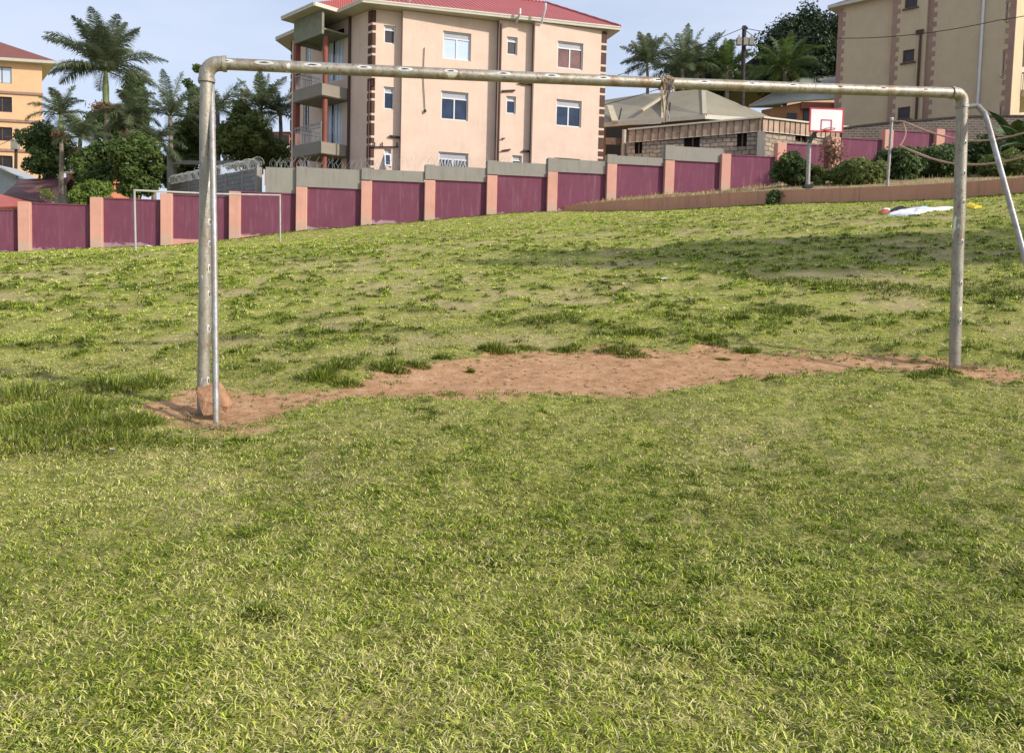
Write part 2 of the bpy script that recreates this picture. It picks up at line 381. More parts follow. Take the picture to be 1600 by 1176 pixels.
def H(x, y):
    x = np.asarray(x, float); y = np.asarray(y, float); z = h0(x, y)
    d, a = ledged(x, y); z = z+a*(.16*(1/(1+np.exp(-np.clip(d*4, -30, 30)))-.5))
    dm = np.clip(sdist(x, y, dpoly)/.3, 0, 1)
    inn = np.clip(dirtm(x, y), 0, 1)
    z = z-.03*dm+(fn(x, y, 1.3, 1, 3)-.5)*.07*(1-.7*dm)+(vn(x, y, .22, 5)-.5)*.014+.042*mound(x, y)*(1-inn)+(1-inn)*(fn(x, y, .11, 11, 2)-.5)*.046*np.clip((9-y)/3, 0, 1)+inn*(fn(x, y, .16, 7, 3)-.5)*.026
    return z
def Hs(x, y): return float(H(x, y))

rows = np.concatenate([np.linspace(-30, .2, 14)[:-1], np.geomspace(1.4, 46, 560)-1.2, np.geomspace(46, 1500, 30)])
ts = np.concatenate([[-6, -3, -1.8, -1.2], np.linspace(-.9, .9, 560), [1.2, 1.8, 3, 6]])
YY, TT = np.meshgrid(rows, ts, indexing='ij'); XX = TT*(1.6+np.abs(YY)*.95)
ZZ = H(XX, YY)
far = YY > 120; ZZ[far] = np.clip(ZZ[far], 2, 16)
nr, nc = YY.shape
vv = np.stack([XX, YY, ZZ], -1).reshape(-1, 3); idx = np.arange(nr*nc).reshape(nr, nc)
fc = np.stack([idx[:-1, :-1], idx[:-1, 1:], idx[1:, 1:], idx[1:, :-1]], -1).reshape(-1, 4)
def groundmat():
    m, t, b = newmat('worn_grass_ground')
    a = nd(t, 'ShaderNodeAttribute', attribute_name='dirt')
    g1 = noise(t, 1.1, 8, .7); g2 = noise(t, 14, 8, .75); g3 = noise(t, 60, 5, .8)
    col = ramp(t, g2, [(.30, (.07, .06, .022)), (.48, (.27, .25, .08)), (.68, (.52, .44, .22))])
    col = mix(t, ramp(t, g1, [(.35, 0.0), (.65, .6)]), col, (.37, .40, .08))
    thin = noise(t, .7, 9, .8, dist=.4); col = mix(t, mixf(t, ramp(t, thin, [(.52, 0.0), (.66, 1.0)]), .6), col, (.47, .38, .22))
    ab = nd(t, 'ShaderNodeAttribute', attribute_name='bald'); col = mix(t, mixf(t, ab.outputs['Fac'], .5), col, mix(t, g2, (.40, .28, .16), (.58, .46, .30)))
    am = nd(t, 'ShaderNodeAttribute', attribute_name='mound'); col = mix(t, mixf(t, am.outputs['Fac'], .75), col, (.17, .20, .03))
    col = mix(t, ramp(t, g3, [(.34, .8), (.52, 0.0)]), col, (.055, .048, .02))
    d1 = noise(t, 9, 8, .75); dcol = ramp(t, d1, [(.3, (.30, .16, .078)), (.5, (.45, .26, .14)), (.72, (.62, .41, .25))])
    d2 = noise(t, 2.2, 6, .7); dcol = mix(t, mixf(t, ramp(t, d2, [(.5, 0.0), (.7, 1.0)]), .5), dcol, (.56, .35, .21))
    d3 = noise(t, 70, 6, .8); dcol = mix(t, ramp(t, d3, [(.34, .8), (.44, 0.0)]), dcol, (.22, .11, .06)); dcol = mix(t, ramp(t, d3, [(.62, 0.0), (.72, .6)]), dcol, (.74, .55, .38))
    ft = nd(t, 'ShaderNodeMath', operation='ADD'); t.links.new(a.outputs['Fac'], ft.inputs[0]); t.links.new(mixf(t, noise(t, 35, 6, .8), .5), ft.inputs[1])
    col = mix(t, ramp(t, ft.outputs[0], [(.55, 0.0), (.95, 1.0)]), col, dcol)
    t.links.new(col, b.inputs['Base Color']); b.inputs['Roughness'].default_value = .95; b.inputs['Specular IOR Level'].default_value = .1
    s = nd(t, 'ShaderNodeMath', operation='ADD'); t.links.new(g2, s.inputs[0]); t.links.new(g3, s.inputs[1])
    bump(t, b, s.outputs[0], .7, .03)
    return m
M['ground'] = groundmat()
gobj = npmesh('ground', vv, fc.ravel(), np.full(len(fc), 4), M['ground']); tag(gobj, kind='structure')
gobj['label'] = 'sloping worn grass playing field with a bare strip of orange soil'
gobj.data.polygons.foreach_set('use_smooth', [True]*len(fc))
at = gobj.data.attributes.new('bald', 'FLOAT', 'POINT'); at.data.foreach_set('value', (np.clip((fn(XX, YY, 1.1, 13, 4)-.54)*7, 0, 1)*np.clip((YY-5.8)/1.2, 0, 1)*np.clip((30-YY)/8, 0, 1)).ravel().astype(np.float32))
at = gobj.data.attributes.new('mound', 'FLOAT', 'POINT'); at.data.foreach_set('value', (mound(XX, YY)*np.clip((YY-3.5)/3, 0, 1)).ravel().astype(np.float32))
at = gobj.data.attributes.new('dirt', 'FLOAT', 'POINT'); at.data.foreach_set('value', dirtm(XX, YY).ravel().astype(np.float32))

# ---------------------------------------------------------------- grass
def grassmat():
    m, t, b = newmat('grass_blades')
    a = nd(t, 'ShaderNodeAttribute', attribute_name='gcol')
    t.links.new(a.outputs['Color'], b.inputs['Base Color']); b.inputs['Roughness'].default_value = .55; b.inputs['Specular IOR Level'].default_value = .25
    tr = nd(t, 'ShaderNodeBsdfTranslucent'); t.links.new(a.outputs['Color'], tr.inputs['Color'])
    mx = nd(t, 'ShaderNodeMixShader'); mx.inputs[0].default_value = .25
    t.links.new(b.outputs[0], mx.inputs[1]); t.links.new(tr.outputs[0], mx.inputs[2]); t.links.new(mx.outputs[0], t.nodes['Material Output'].inputs['Surface'])
    return m
M['grass'] = grassmat()
def blades(name, x, y, z, hh, ww, lean, colr, label, az=None):
    n = len(x); az = rng.random(n)*2*PI if az is None else az; face = az+PI/2+(rng.random(n)-.5)*1.6
    dx, dy = np.cos(az), np.sin(az); wx, wy = np.cos(face)*ww/2, np.sin(face)*ww/2
    sl, cl = np.sin(lean), np.cos(lean); v = np.zeros((n, 5, 3))
    mx_, mz = hh*.5*sl*.9, hh*.5*np.cos(lean*.88); tx, tz = hh*sl, hh*cl*.95
    for q, (sg, ox, oz, f) in enumerate(((-1, 0, -.004, .8), (1, 0, -.004, .8), (1, mx_, mz, .9), (-1, mx_, mz, .9), (0, tx, tz, 0))):
        v[:, q, 0] = x+dx*ox+sg*wx*f; v[:, q, 1] = y+dy*ox+sg*wy*f; v[:, q, 2] = z+oz
    b = np.arange(n)[:, None]*5
    fq = np.concatenate([b+np.array([[0, 1, 2, 3]]), b+np.array([[3, 2, 4]])], 1).ravel(); lt = np.tile([4, 3], n)
    fcol = np.repeat(np.concatenate([np.clip(colr, 0, .85), np.ones((n, 1))], 1), 2, 0)
    o = npmesh(name, v.reshape(-1, 3), fq, lt, M['grass'], fcol=fcol)
    return tag(o, label, 'grass', kind='stuff')
G1, G2, G3, G4 = np.array([.045, .075, .008]), np.array([.195, .27, .018]), np.array([.46, .51, .060]), np.array([.62, .53, .29])
def colours(n, lush, dry):
    r = rng.random(n); c = G1*(1-r[:, None])+G2*r[:, None]
    k = rng.random(n) < (.52-.32*lush); c[k] = G2+(G3-G2)*rng.random(k.sum())[:, None]
    k = rng.random(n) < dry; c[k] = (G3+(G4-G3)*rng.random((k.sum(), 1)))*(.7+.5*rng.random((k.sum(), 1)))
    return c*1.15
def shrink(x, y, seed): return fn(x, y, .55, seed, 3)
NC, PER = 165000, 12                                       # small tussocks, each a rosette of leaves
u = rng.random(NC); Yc = (1.25**.40+u*(37**.40-1.25**.40))**(1/.40); Xc = (rng.random(NC)*2-1)*(.76*Yc+.35)
mg_ = rng.random(NC) < .27; Xc[mg_] = np.sign(rng.random(mg_.sum())-.5)*(.74*Yc[mg_]+.3+rng.random(mg_.sum())*2.3)      # and to both sides of the view
wy = WY0+(Xc-WX0)*WDY/WDX; inside = Yc < wy-.1
rxy = np.array([P(a, c, d)[:2] for a, b, c, d in RW]); ry = np.interp(Xc, rxy[:, 0], rxy[:, 1]); inside &= (Xc < rxy[0, 0]) | (Yc < ry-.08)
Xc, Yc = Xc[inside], Yc[inside]; dm = dirtm(Xc, Yc)
lush = np.clip((fn(Xc, Yc, 1.1, 8, 4)-.38)*3.2, 0, 1); fine = np.clip((fn(Xc, Yc, .13, 10, 2)-.35)*2.2, 0, 1)
thin_ = np.clip((fn(Xc, Yc, .34, 4, 4)-.45)*6, 0, 1)                    # small worn spots showing thatch
keep = (rng.random(len(Xc)) > dm*1.02-.012) & (rng.random(len(Xc)) < (.30+.70*np.maximum(lush, .85*fine))*(1-.82*thin_*(1-.5*lush))*(1-.75*np.clip((fn(Xc, Yc, 1.1, 13, 4)-.54)*7, 0, 1)*np.clip((Yc-5.8)/1.2, 0, 1)*np.clip((30-Yc)/8, 0, 1)))
Xc, Yc, dm, lush, fine, thin_ = [q[keep] for q in (Xc, Yc, dm, lush, fine, thin_)]
md_ = mound(Xc, Yc); back_ = np.clip((Yc-5.8)/1.2, 0, 1); lush = lush*(1-back_)+np.maximum(md_, .25*lush)*back_
left = np.clip(1-np.hypot((Xc+3.1)/1.3, (Yc-5.2)/1.0), 0, 1)          # longer grass left of the goal
nT = len(Xc); bald = np.clip((fn(Xc, Yc, 1.1, 13, 4)-.54)*7, 0, 1)*back_
hT = (.008+.017*lush*fine+.010*rng.random(nT)**2)*(1-.4*bald)*(1-.5*dm)+.026*md_*back_+left*.038; rT = (.008+.016*rng.random(nT))*(1+.12*np.maximum(Yc-3, 0))
dT = rng.random(nT) < np.clip(.30-.28*lush-.18*fine+.42*thin_, .05, .7); tone = .72+.5*rng.random(nT)
rep = np.repeat(np.arange(nT), PER); n = len(rep); a = rng.random(n)*2*PI; r = np.sqrt(rng.random(n)); Xb = Xc[rep]+np.cos(a)*r*rT[rep]; Yb = Yc[rep]+np.sin(a)*r*rT[rep]
hh = hT[rep]*(.6+.7*rng.random(n))+.4*rT[rep]; ww = np.maximum(.0019+.0033*rng.random(n)**1.5, Yb*.00078); lean = np.clip(.55+.75*r+rng.normal(0, .28, n), .05, 1.5)
cb_ = colours(n, lush[rep], np.full(n, .10)); k = dT[rep] & (rng.random(n) < .8); cb_[k] = (G3*.5+G4*.5+(G4*.5-G3*.4)*rng.random((k.sum(), 1)))*(.75+.4*rng.random((k.sum(), 1)))
bk_ = np.clip((Yb-6.5)/3, 0, 1)
blades('grass', Xb, Yb, H(Xb, Yb), hh, ww, lean, cb_*(tone[rep]*(1+.22*bk_))[:, None]*(1+bk_[:, None]*np.array([[.06, .11, -.05]])), 'short patchy green and straw coloured grass over the field', az=a+rng.normal(0, .7, n))
# matted leaves lying every way just over the soil
NT_ = 240000; u = rng.random(NT_); yt = (1.25**.3+u*(9.5**.3-1.25**.3))**(1/.3); xt = (rng.random(NT_)*2-1)*(.76*yt+.35); dmt = dirtm(xt, yt)
k = (rng.random(NT_) > dmt*1.05) & (sdist(xt, yt, dpoly) < .25); xt, yt, dmt = xt[k], yt[k], dmt[k]; n = len(xt); l2 = np.clip((fn(xt, yt, 1.5, 8, 4)-.38)*3.2, 0, 1)
blades('grass', xt, yt, H(xt, yt)+.003+.020*rng.random(n)*(1-dmt), .014+.028*rng.random(n), np.maximum(.0026+.0025*rng.random(n), yt*.0006), np.clip(rng.normal(1.42, .13, n), 1.0, 1.62), colours(n, l2, np.clip(.42-.32*l2+.4*np.clip((fn(xt, yt, .38, 4, 4)-.47)*6, 0, 1), .08, .9)), 'matted flattened leaves of green and straw between the standing grass')
# tufts: taller darker clumps
def tufts(name, tx, ty, tr, th, per, label, dark=1.0, lush_=1.0):
    rep = np.repeat(np.arange(len(tx)), per); n = len(rep)
    a = rng.random(n)*2*PI; r = np.sqrt(rng.random(n))*tr[rep]; x = tx[rep]+np.cos(a)*r*1.5; y = ty[rep]+np.sin(a)*r*.9
    hgt = th[rep]*(.55+.6*rng.random(n))*(1.15-.6*r/tr[rep]); w_ = np.maximum(.0045, y*.0009)*(.8+.5*rng.random(n))
    ln = np.clip(.15+.9*(r/tr[rep])+rng.normal(0, .18, n), 0, 1.4)
    c = colours(n, np.full(n, lush_), np.full(n, .06))*dark
    return blades(name, x, y, H(x, y), hgt, w_, ln, c, label, az=a+rng.normal(0, .5, n))
nt = 34000
ty = rng.random(nt)**.9*26+6.3; txx = (rng.random(nt)*2-1)*(.72*ty)
dens = mound(txx, ty); k = (rng.random(nt) < .06+.9*dens) & (sdist(txx, ty, dpoly) < -.02)
wy = WY0+(txx-WX0)*WDY/WDX; ry = np.interp(txx, rxy[:, 0], rxy[:, 1]); k &= (ty < wy-.4) & ((txx < rxy[0, 0]) | (ty < ry-.3))
k &= rng.random(nt) < np.clip(1.25-.035*ty, .15, 1)*.55
txx, ty = txx[k], ty[k]; n = len(txx)
tufts('grass', txx, ty, .03+.065*rng.random(n)**2, .035+.05*rng.random(n)**2, np.maximum(12, (46-ty*1.4)).astype(int), 'dark green clumps of coarser grass scattered behind the goal', .44)
nt = 260
ty = 1.6+rng.random(nt)*4.2; txx = (rng.random(nt)*2-1)*(.74*ty); k = (fn(txx, ty, 1.4, 15, 3) > .52) & (sdist(txx, ty, dpoly) < -.05); txx, ty = txx[k], ty[k]; n = len(txx)
tufts('grass', txx, ty, .03+.09*rng.random(n)**2, .028+.035*rng.random(n), np.full(n, 85), 'fresh green clumps in the near grass', .68)
sp = [(775, 548, .11, .13), (690, 560, .06, .07), (650, 572, .09, .07), (620, 580, .08, .06), (500, 592, .14, .12), (520, 575, .12, .1), (885, 548, .12, .07), (820, 545, .1, .06), (965, 548, .15, .08), (990, 556, .12, .05), (1168, 550, .08, .08), (1130, 562, .05, .03),
      (540, 600, .1, .06), (600, 578, .1, .07), (1110, 530, .12, .08), (1150, 500, .1, .12), (735, 582, .02, .06), (1225, 490, .3, .09), (1310, 500, .15, .09), (1470, 582, .12, .06), (1440, 590, .1, .05), (375, 690, .05, .05), (300, 695, .15, .05),
      (410, 960, .05, .05), (1000, 520, .2, .08), (860, 500, .25, .08), (240, 600, .18, .10), (180, 610, .2, .13), (120, 640, .25, .12), (60, 660, .3, .11), (150, 670, .25, .1), (40, 620, .3, .12), (210, 660, .15, .1), (205, 690, .2, .09), (20, 690, .3, .1), (100, 700, .3, .08)]
pts = [ground_hit(a, b, Hs) for a, b, c, d in sp]
tufts('grass', np.array([p.x for p in pts]), np.array([p.y for p in pts]), np.array([s[2] for s in sp]), np.array([s[3] for s in sp]), np.array([int(120+2400*s[2]) for s in sp]), 'coarse grass clumps standing along the edge of the bare soil', .6)
# sprigs creeping over the rim of the soil
ex = rng.random(9000)*9.5-3.6; ey = 4.3+rng.random(9000)*4.2; sd__ = sdist(ex, ey, dpoly); k = (sd__ > -.12) & (sd__ < .30) & (rng.random(9000) < .55-sd__*1.5); ex, ey = ex[k], ey[k]; n = len(ex)
tufts('grass', ex, ey, .012+.045*rng.random(n)**2, .012+.028*rng.random(n), np.full(n, 16), 'small sprigs of grass creeping over the rim of the bare soil', .8)
# long grass fringe at wall feet and along the little bank
fx, fy = [], []
for k in np.arange(-2, 9.2, .01): x, y = wp(k); fx.append(x+WN.x*.2+random.gauss(0, .12)); fy.append(y+WN.y*.2-abs(random.gauss(0, .15)))
for i in range(1500):
    a = random.random()*(len(RW)-1); j = int(a); a -= j; p = rxy[j]*(1-a)+rxy[j+1]*a; fx.append(p[0]-.1); fy.append(p[1]-.12-abs(random.gauss(0, .15)))
for i in range(500):
    x = random.uniform(ledge[0, 0], ledge[-1, 0]); fx.append(x); fy.append(float(np.interp(x, ledge[:, 0], ledge[:, 1]))+random.gauss(0, .22))
fx, fy = np.array(fx), np.array(fy); n = len(fx)
tufts('grass', fx, fy, np.full(n, .12), .03+.06*rng.random(n), np.full(n, 14), 'fringe of longer green grass along the foot of the walls', .6)
# litter, clods on the soil
nc_ = 9000; cx = rng.random(nc_)*9-3.2; cy = 4.2+rng.random(nc_)*4.5; k = sdist(cx, cy, dpoly) > .0; cx, cy = cx[k], cy[k]
mb = MB()
for x, y in zip(cx, cy):
    s = .002+.009*random.random()**5; z = Hs(x, y)
    mb.obox(Vector((x, y, z+s*.2)), Vector((s, s*random.uniform(-.4, .4), 0)), Vector((-s*.3, s*.8, .2*s)), Vector((0, 0, s*.6)))
tag(mb.build('gravel', mat('soil_clods', (.42, .23, .12), .95, .3, 20)), 'small clods and chips lying on the bare orange soil', 'gravel', kind='stuff')

# ================================================================ MAIN GOAL
gA = P(318, 641, 5.37); gA.z = Hs(gA.x, gA.y); tA = P(323, 99, 5.37)
gB = P(1492, 569, 6.94); gB.z = Hs(gB.x, gB.y); tB = P(1504, 146, 6.94)
RP = .042
goal = empty('football_goal', gA, 'large welded steel pipe goal frame with worn grey paint standing on the bare soil', 'goal')
def pipe(path, rad, name, m=M['pipe'], n=20): b = MB(); b.tube(path, rad, n); return b.build(name, m, goal, True)
cd = (tB-tA).normalized(); upA = (tA-gA).normalized(); upB = (tB-gB).normalized()
def wob(p, q, k, amp): return [p.lerp(q, i/k)+Vector((random.gauss(0, amp), random.gauss(0, amp), 0 if 0 < i < k else 0)) for i in range(k+1)]
pA = wob(gA-upA*.12, tA-upA*.12, 8, .0015); pB = wob(gB-upB*.12, tB-upB*.12, 8, .0015)
pipe(pA, .0425, 'post'); pipe(pB, .049, 'post')
pipe([tA+cd*.10+(tB-tA-cd*.20)*(i/24)+Vector((0, 0, -.012*math.sin(PI*i/24))) for i in range(25)], [RP*(.97+.12*i/24) for i in range(25)], 'crossbar')
for t_, up, d_ in ((tA, upA, cd), (tB, upB, -cd)):
    c = t_-up*.082+d_*.082; path = [c-d_*.082*math.cos(a)+up*.082*math.sin(a) for a in [PI/2*i/9 for i in range(10)]]
    el = pipe([path[0]-up*.035]+path+[path[-1]+d_*.035], RP*1.22, 'elbow')
    b = MB(); b.tube([t_-up*.128, t_-up*.103], RP*1.34, 20); b.build('collar', M['pipe'], el, True)
    b = MB(); b.tube([t_+d_*.103, t_+d_*.128], RP*1.32, 20); b.build('collar', M['pipe'], el, True)
def foot(px, py): p = ground_hit(px, py, Hs); return p
fA = foot(338, 669); b0 = tA-upA*.10+Vector((.02, -RP*1.5, 0))
sA = P(330.5, 128, (tA.y+.03))
pipe([tA-upA*.10+Vector((0, .03, 0)), sA, sA.lerp(fA, .5)+Vector((.004, .0, 0)), fA-Vector((0, 0, .08))], .0205, 'brace', M['galv'], 14)
d = ray(1660, 614); fB = foot(1660, 616)
s1 = P(1508, 168, 6.93); s2 = P(1528, 166, 6.90); s3 = P(1543, 190, 6.80)
pipe([s1, s1.lerp(s2, .6)+Vector((0, 0, .004)), s2, s2.lerp(s3, .55)+Vector((.012, 0, .01)), s3, s3.lerp(fB, .5), fB-Vector((0, 0, .08))], .0225, 'brace', M['galv'], 14)
# welded net hooks along the crossbar
camp = Vector((0, 0, CAMZ))
CMI = CM.inverted()
def colof(p): q = CMI @ p; return 800+1200*q.x/-q.z
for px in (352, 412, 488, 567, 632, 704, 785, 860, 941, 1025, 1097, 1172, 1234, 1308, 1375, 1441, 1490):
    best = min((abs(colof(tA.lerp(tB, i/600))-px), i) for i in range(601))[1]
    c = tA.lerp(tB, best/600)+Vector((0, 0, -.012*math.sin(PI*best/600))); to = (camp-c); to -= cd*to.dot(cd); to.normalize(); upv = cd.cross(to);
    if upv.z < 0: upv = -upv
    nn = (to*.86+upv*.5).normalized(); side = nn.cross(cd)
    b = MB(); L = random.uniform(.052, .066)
    # weld patch: thin skin hugging the pipe, bright glare put into its colour
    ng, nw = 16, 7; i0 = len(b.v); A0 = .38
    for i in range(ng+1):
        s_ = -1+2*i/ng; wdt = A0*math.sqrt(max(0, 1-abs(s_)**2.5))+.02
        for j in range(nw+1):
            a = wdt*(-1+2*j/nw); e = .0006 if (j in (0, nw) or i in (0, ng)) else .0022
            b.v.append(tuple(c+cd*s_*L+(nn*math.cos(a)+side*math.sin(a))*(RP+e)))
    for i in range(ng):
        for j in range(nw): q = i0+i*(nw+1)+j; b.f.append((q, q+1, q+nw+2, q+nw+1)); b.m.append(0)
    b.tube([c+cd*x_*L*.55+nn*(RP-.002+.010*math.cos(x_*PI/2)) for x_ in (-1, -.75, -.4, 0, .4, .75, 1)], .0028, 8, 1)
    b.build('net_hook', [M['weldglare'], M['rust']], goal, True)
# smaller hooks welded down the posts
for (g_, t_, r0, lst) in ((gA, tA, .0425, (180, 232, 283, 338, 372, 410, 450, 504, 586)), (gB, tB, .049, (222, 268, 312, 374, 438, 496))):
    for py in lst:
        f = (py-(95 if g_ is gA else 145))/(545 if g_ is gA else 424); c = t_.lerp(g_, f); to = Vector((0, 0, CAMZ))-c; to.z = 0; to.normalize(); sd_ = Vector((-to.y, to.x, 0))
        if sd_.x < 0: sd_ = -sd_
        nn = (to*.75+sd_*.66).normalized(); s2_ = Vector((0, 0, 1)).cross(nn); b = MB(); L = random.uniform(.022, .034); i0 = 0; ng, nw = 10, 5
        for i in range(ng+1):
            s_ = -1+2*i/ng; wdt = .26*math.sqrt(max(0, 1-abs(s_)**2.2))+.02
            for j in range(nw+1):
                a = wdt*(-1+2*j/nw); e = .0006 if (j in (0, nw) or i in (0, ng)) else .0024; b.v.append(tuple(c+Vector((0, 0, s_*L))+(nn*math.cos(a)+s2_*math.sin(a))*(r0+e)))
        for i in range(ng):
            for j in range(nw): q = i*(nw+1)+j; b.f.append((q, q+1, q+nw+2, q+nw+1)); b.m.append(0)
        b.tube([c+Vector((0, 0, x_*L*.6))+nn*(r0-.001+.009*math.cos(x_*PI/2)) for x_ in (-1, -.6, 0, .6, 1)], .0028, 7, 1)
        b.build('net_hook', [M['weldglare'], M['rust']], goal, True)
# rag tied over the crossbar
best = .5; c = P(1040, 130, 0.1)
fr = min((abs(colof(tA.lerp(tB, i/600))-1041), i) for i in range(601))[1]/600
cc = tA.lerp(tB, fr)-Vector((0, 0, .012)); toc = (camp-cc); toc -= cd*toc.dot(cd); toc.normalize(); upv = Vector((0, 0, 1))
M['rag'] = mat('frayed_rag', (.48, .38, .26), .9, .35, 40, c2=(.26, .15, .09)); M['rag2'] = mat('blue_grey_rag', (.30, .28, .32), .9, .3, 40)
rag = empty('torn_net_rag', cc, 'frayed tan and blue rag knotted round the crossbar and hanging down', 'rag')
b = MB()
for q in range(9):                                       # turns round the pipe
    x0 = random.uniform(-.055, .05); r_ = RP+.006+random.random()*.007
    b.tube([cc+cd*(x0+.01*math.sin(3*a+q))+(toc*math.cos(a)+upv*math.sin(a))*(r_+.003*math.sin(5*a+q)) for a in [2*PI*i/16 for i in range(17)]], random.uniform(.0045, .008), 7)
for q in range(3): b.tube([cc+cd*(random.uniform(-.04, .04)+.012*i)+toc*(RP+.012)+upv*random.uniform(.01, .05) for i in range(3)], .009, 7)
b.build('knot', M['rag'], rag, True)
def strip(b, x0, L, wd, m):
    n = 9; q0 = None; ph = random.random()*6; xx = x0
    for i in range(n+1):
        f = i/n; z = -f*L+.03; y = RP+.010+.012*math.sin(ph+4*f); xx = x0+.012*math.sin(ph*2+5*f)
        w_ = wd*(1-.45*f)*(1+.25*math.sin(9*f+ph)); a = .9*math.sin(ph+6*f)
        dv = cd*math.cos(a)+toc*math.sin(a)
        p = cc+cd*xx+toc*y+upv*z; cur = (p-dv*w_/2, p+dv*w_/2, p+dv*w_/2-toc*.002, p-dv*w_/2-toc*.002)
        if q0:
            for e in range(4): b.face([q0[e], q0[(e+1) % 4], cur[(e+1) % 4], cur[e]], m)
        q0 = cur
for m_, lst in ((0, [(-.045, .34, .022), (-.03, .26, .02), (-.02, .30, .016), (.0, .24, .02), (.03, .10, .014), (.045, .09, .01), (-.05, .20, .01)]), (1, [(.0, .32, .022), (.012, .29, .018), (-.006, .33, .014)])):
    for x0, L, wd in lst:
        b = MB(); strip(b, x0, L, wd, 0); b.build('strip', M['rag'] if m_ == 0 else M['rag2'], rag, True)
# stone leaning on the left post
rc = ground_hit(331, 650, Hs)
bm = MB(); prof = []
M['stone'] = mat('orange_sandstone', (.44, .24, .135), .9, .25, 14, c2=(.30, .16, .09), bmp=.5, bscale=30)
st = empty('stone', rc, 'rough orange stone block leaning against the left goal post', 'stone')
def SP(px, py, Y): return P(px, py, Y)
Y0 = rc.y-.12
frn = [SP(308, 606, Y0+.10), (SP(337, 604, Y0+.11)), SP(346, 618, Y0+.05), SP(355, 636, Y0-.01), SP(353, 645, Y0-.01), SP(340, 648, Y0-.02), SP(318, 649, Y0-.02), SP(314, 640, Y0), SP(311, 626, Y0+.04), SP(307, 615, Y0+.08)]
back = [p+Vector((.015*random.random(), .075, .012*random.random()+.01)) for p in frn]
cen = sum(frn, Vector())/len(frn)+Vector((-.03, -.012, .01)); n = len(frn)
for i in range(n):
    j = (i+1) % n; bm.face([frn[i], frn[j], cen]); bm.face([frn[j], frn[i], back[i], back[j]])
bm.face(back)
so_ = bm.build('stone_block', M['stone'], st)
md = so_.modifiers.new('b', 'BEVEL'); md.width = .006; md.segments = 2
md = so_.modifiers.new('s', 'SUBSURF'); md.levels = md.render_levels = 3; md.subdivision_type = 'SIMPLE'
tx = bpy.data.textures.new('stone_rough', 'CLOUDS'); tx.noise_scale = .035; md = so_.modifiers.new('d', 'DISPLACE'); md.texture = tx; md.strength = .014; md.mid_level = .5
# dry straw at the feet of the pipes
def straws(cx, cy, n, r, name):
    b = MB()
    for _ in range(n):
        a = random.random()*2*PI; x = cx+random.gauss(0, r)*1.4; y = cy+random.gauss(0, r)*.6; z = Hs(x, y)+.004+random.random()*.02; l = random.uniform(.02, .07)
        b.bar((x, y, z), (x+math.cos(a)*l, y+math.sin(a)*l, z+random.uniform(-.004, .03)), .0012, .0012)
    return tag(b.build(name, mat('dry_straw', (.45, .32, .18), .9, .3, 30)), 'dry straw and roots gathered round the feet of the goal', 'straw', kind='stuff')
straws(fA.x, fA.y-.02, 150, .06, 'straw'); straws(gA.x-.02, gA.y-.08, 50, .06, 'straw'); straws(gB.x+.03, gB.y-.06, 110, .08, 'straw')

# ---------------------------------------------------------------- far small goal
a0 = P(212, 393, 25.3); b0 = P(438, 378, 33.3); a1 = P(210, 297.5, 25.3); b1 = P(437.5, 305, 33.3)
a0.z = Hs(a0.x, a0.y); b0.z = Hs(b0.x, b0.y)
g2 = empty('football_goal', a0, 'small thin white far goal frame in front of the maroon wall', 'goal')
M['whitepaint'] = mat('white_pole_paint', (.42, .41, .39), .5, .15, 2)
for n_, p, q in (('post', a0-Vector((0, 0, .1)), a1), ('post', b0-Vector((0, 0, .1)), b1), ('crossbar', a1-(b1-a1).normalized()*.03, b1+(b1-a1).normalized()*.03)):
    b = MB(); b.tube([p, p.lerp(q, .5)+(Vector((0, 0, -.03)) if n_ == 'crossbar' else Vector()), q], .034, 10); b.build(n_, M['whitepaint'], g2, True)

# ================================================================ COMPOUND WALL
wall = empty('compound_wall', (*wp(0), Hs(*wp(0))), 'long maroon panelled boundary wall with salmon pillars stepping up the slope', 'wall')
pil = [(-2, 323, 400), (-1, 320, 397), (0, 316, 393.5), (1, 309, 387.5), (2, 303, 383.5), (3, 300, 372), (4, 293, 360.5), (5, 284, 352.5), (6, 283.5, 346), (7, 275, 336.5), (8, 269.5, 331), (9, 257, 312), (10, 252, 302), (11, 241.6, 299), (12, 224.5, 290), (13, 215.5, 282), (14, 204, 270), (15, 203, 262)]
ptop = {-2: 327, -1: 326.5, 0: 318.5, 1: 311, 2: 305.5, 3: 301, 4: 294.5, 5: 284, 6: 283.5, 7: 275.5, 8: 271, 9: 258.5, 10: 253, 11: 243.5, 12: 226, 13: 217, 14: 205.5}
cour = {4: 264.5, 5: 267, 6: 261.5, 7: 255, 8: 251, 9: 245.6, 10: 231}
def zat(k, py, off=0):
    x, y = wp(k); x -= 0; px = 800+1200*x/y; return P(px, py, y).z
PW = .25
M['moss'] = M['cement']
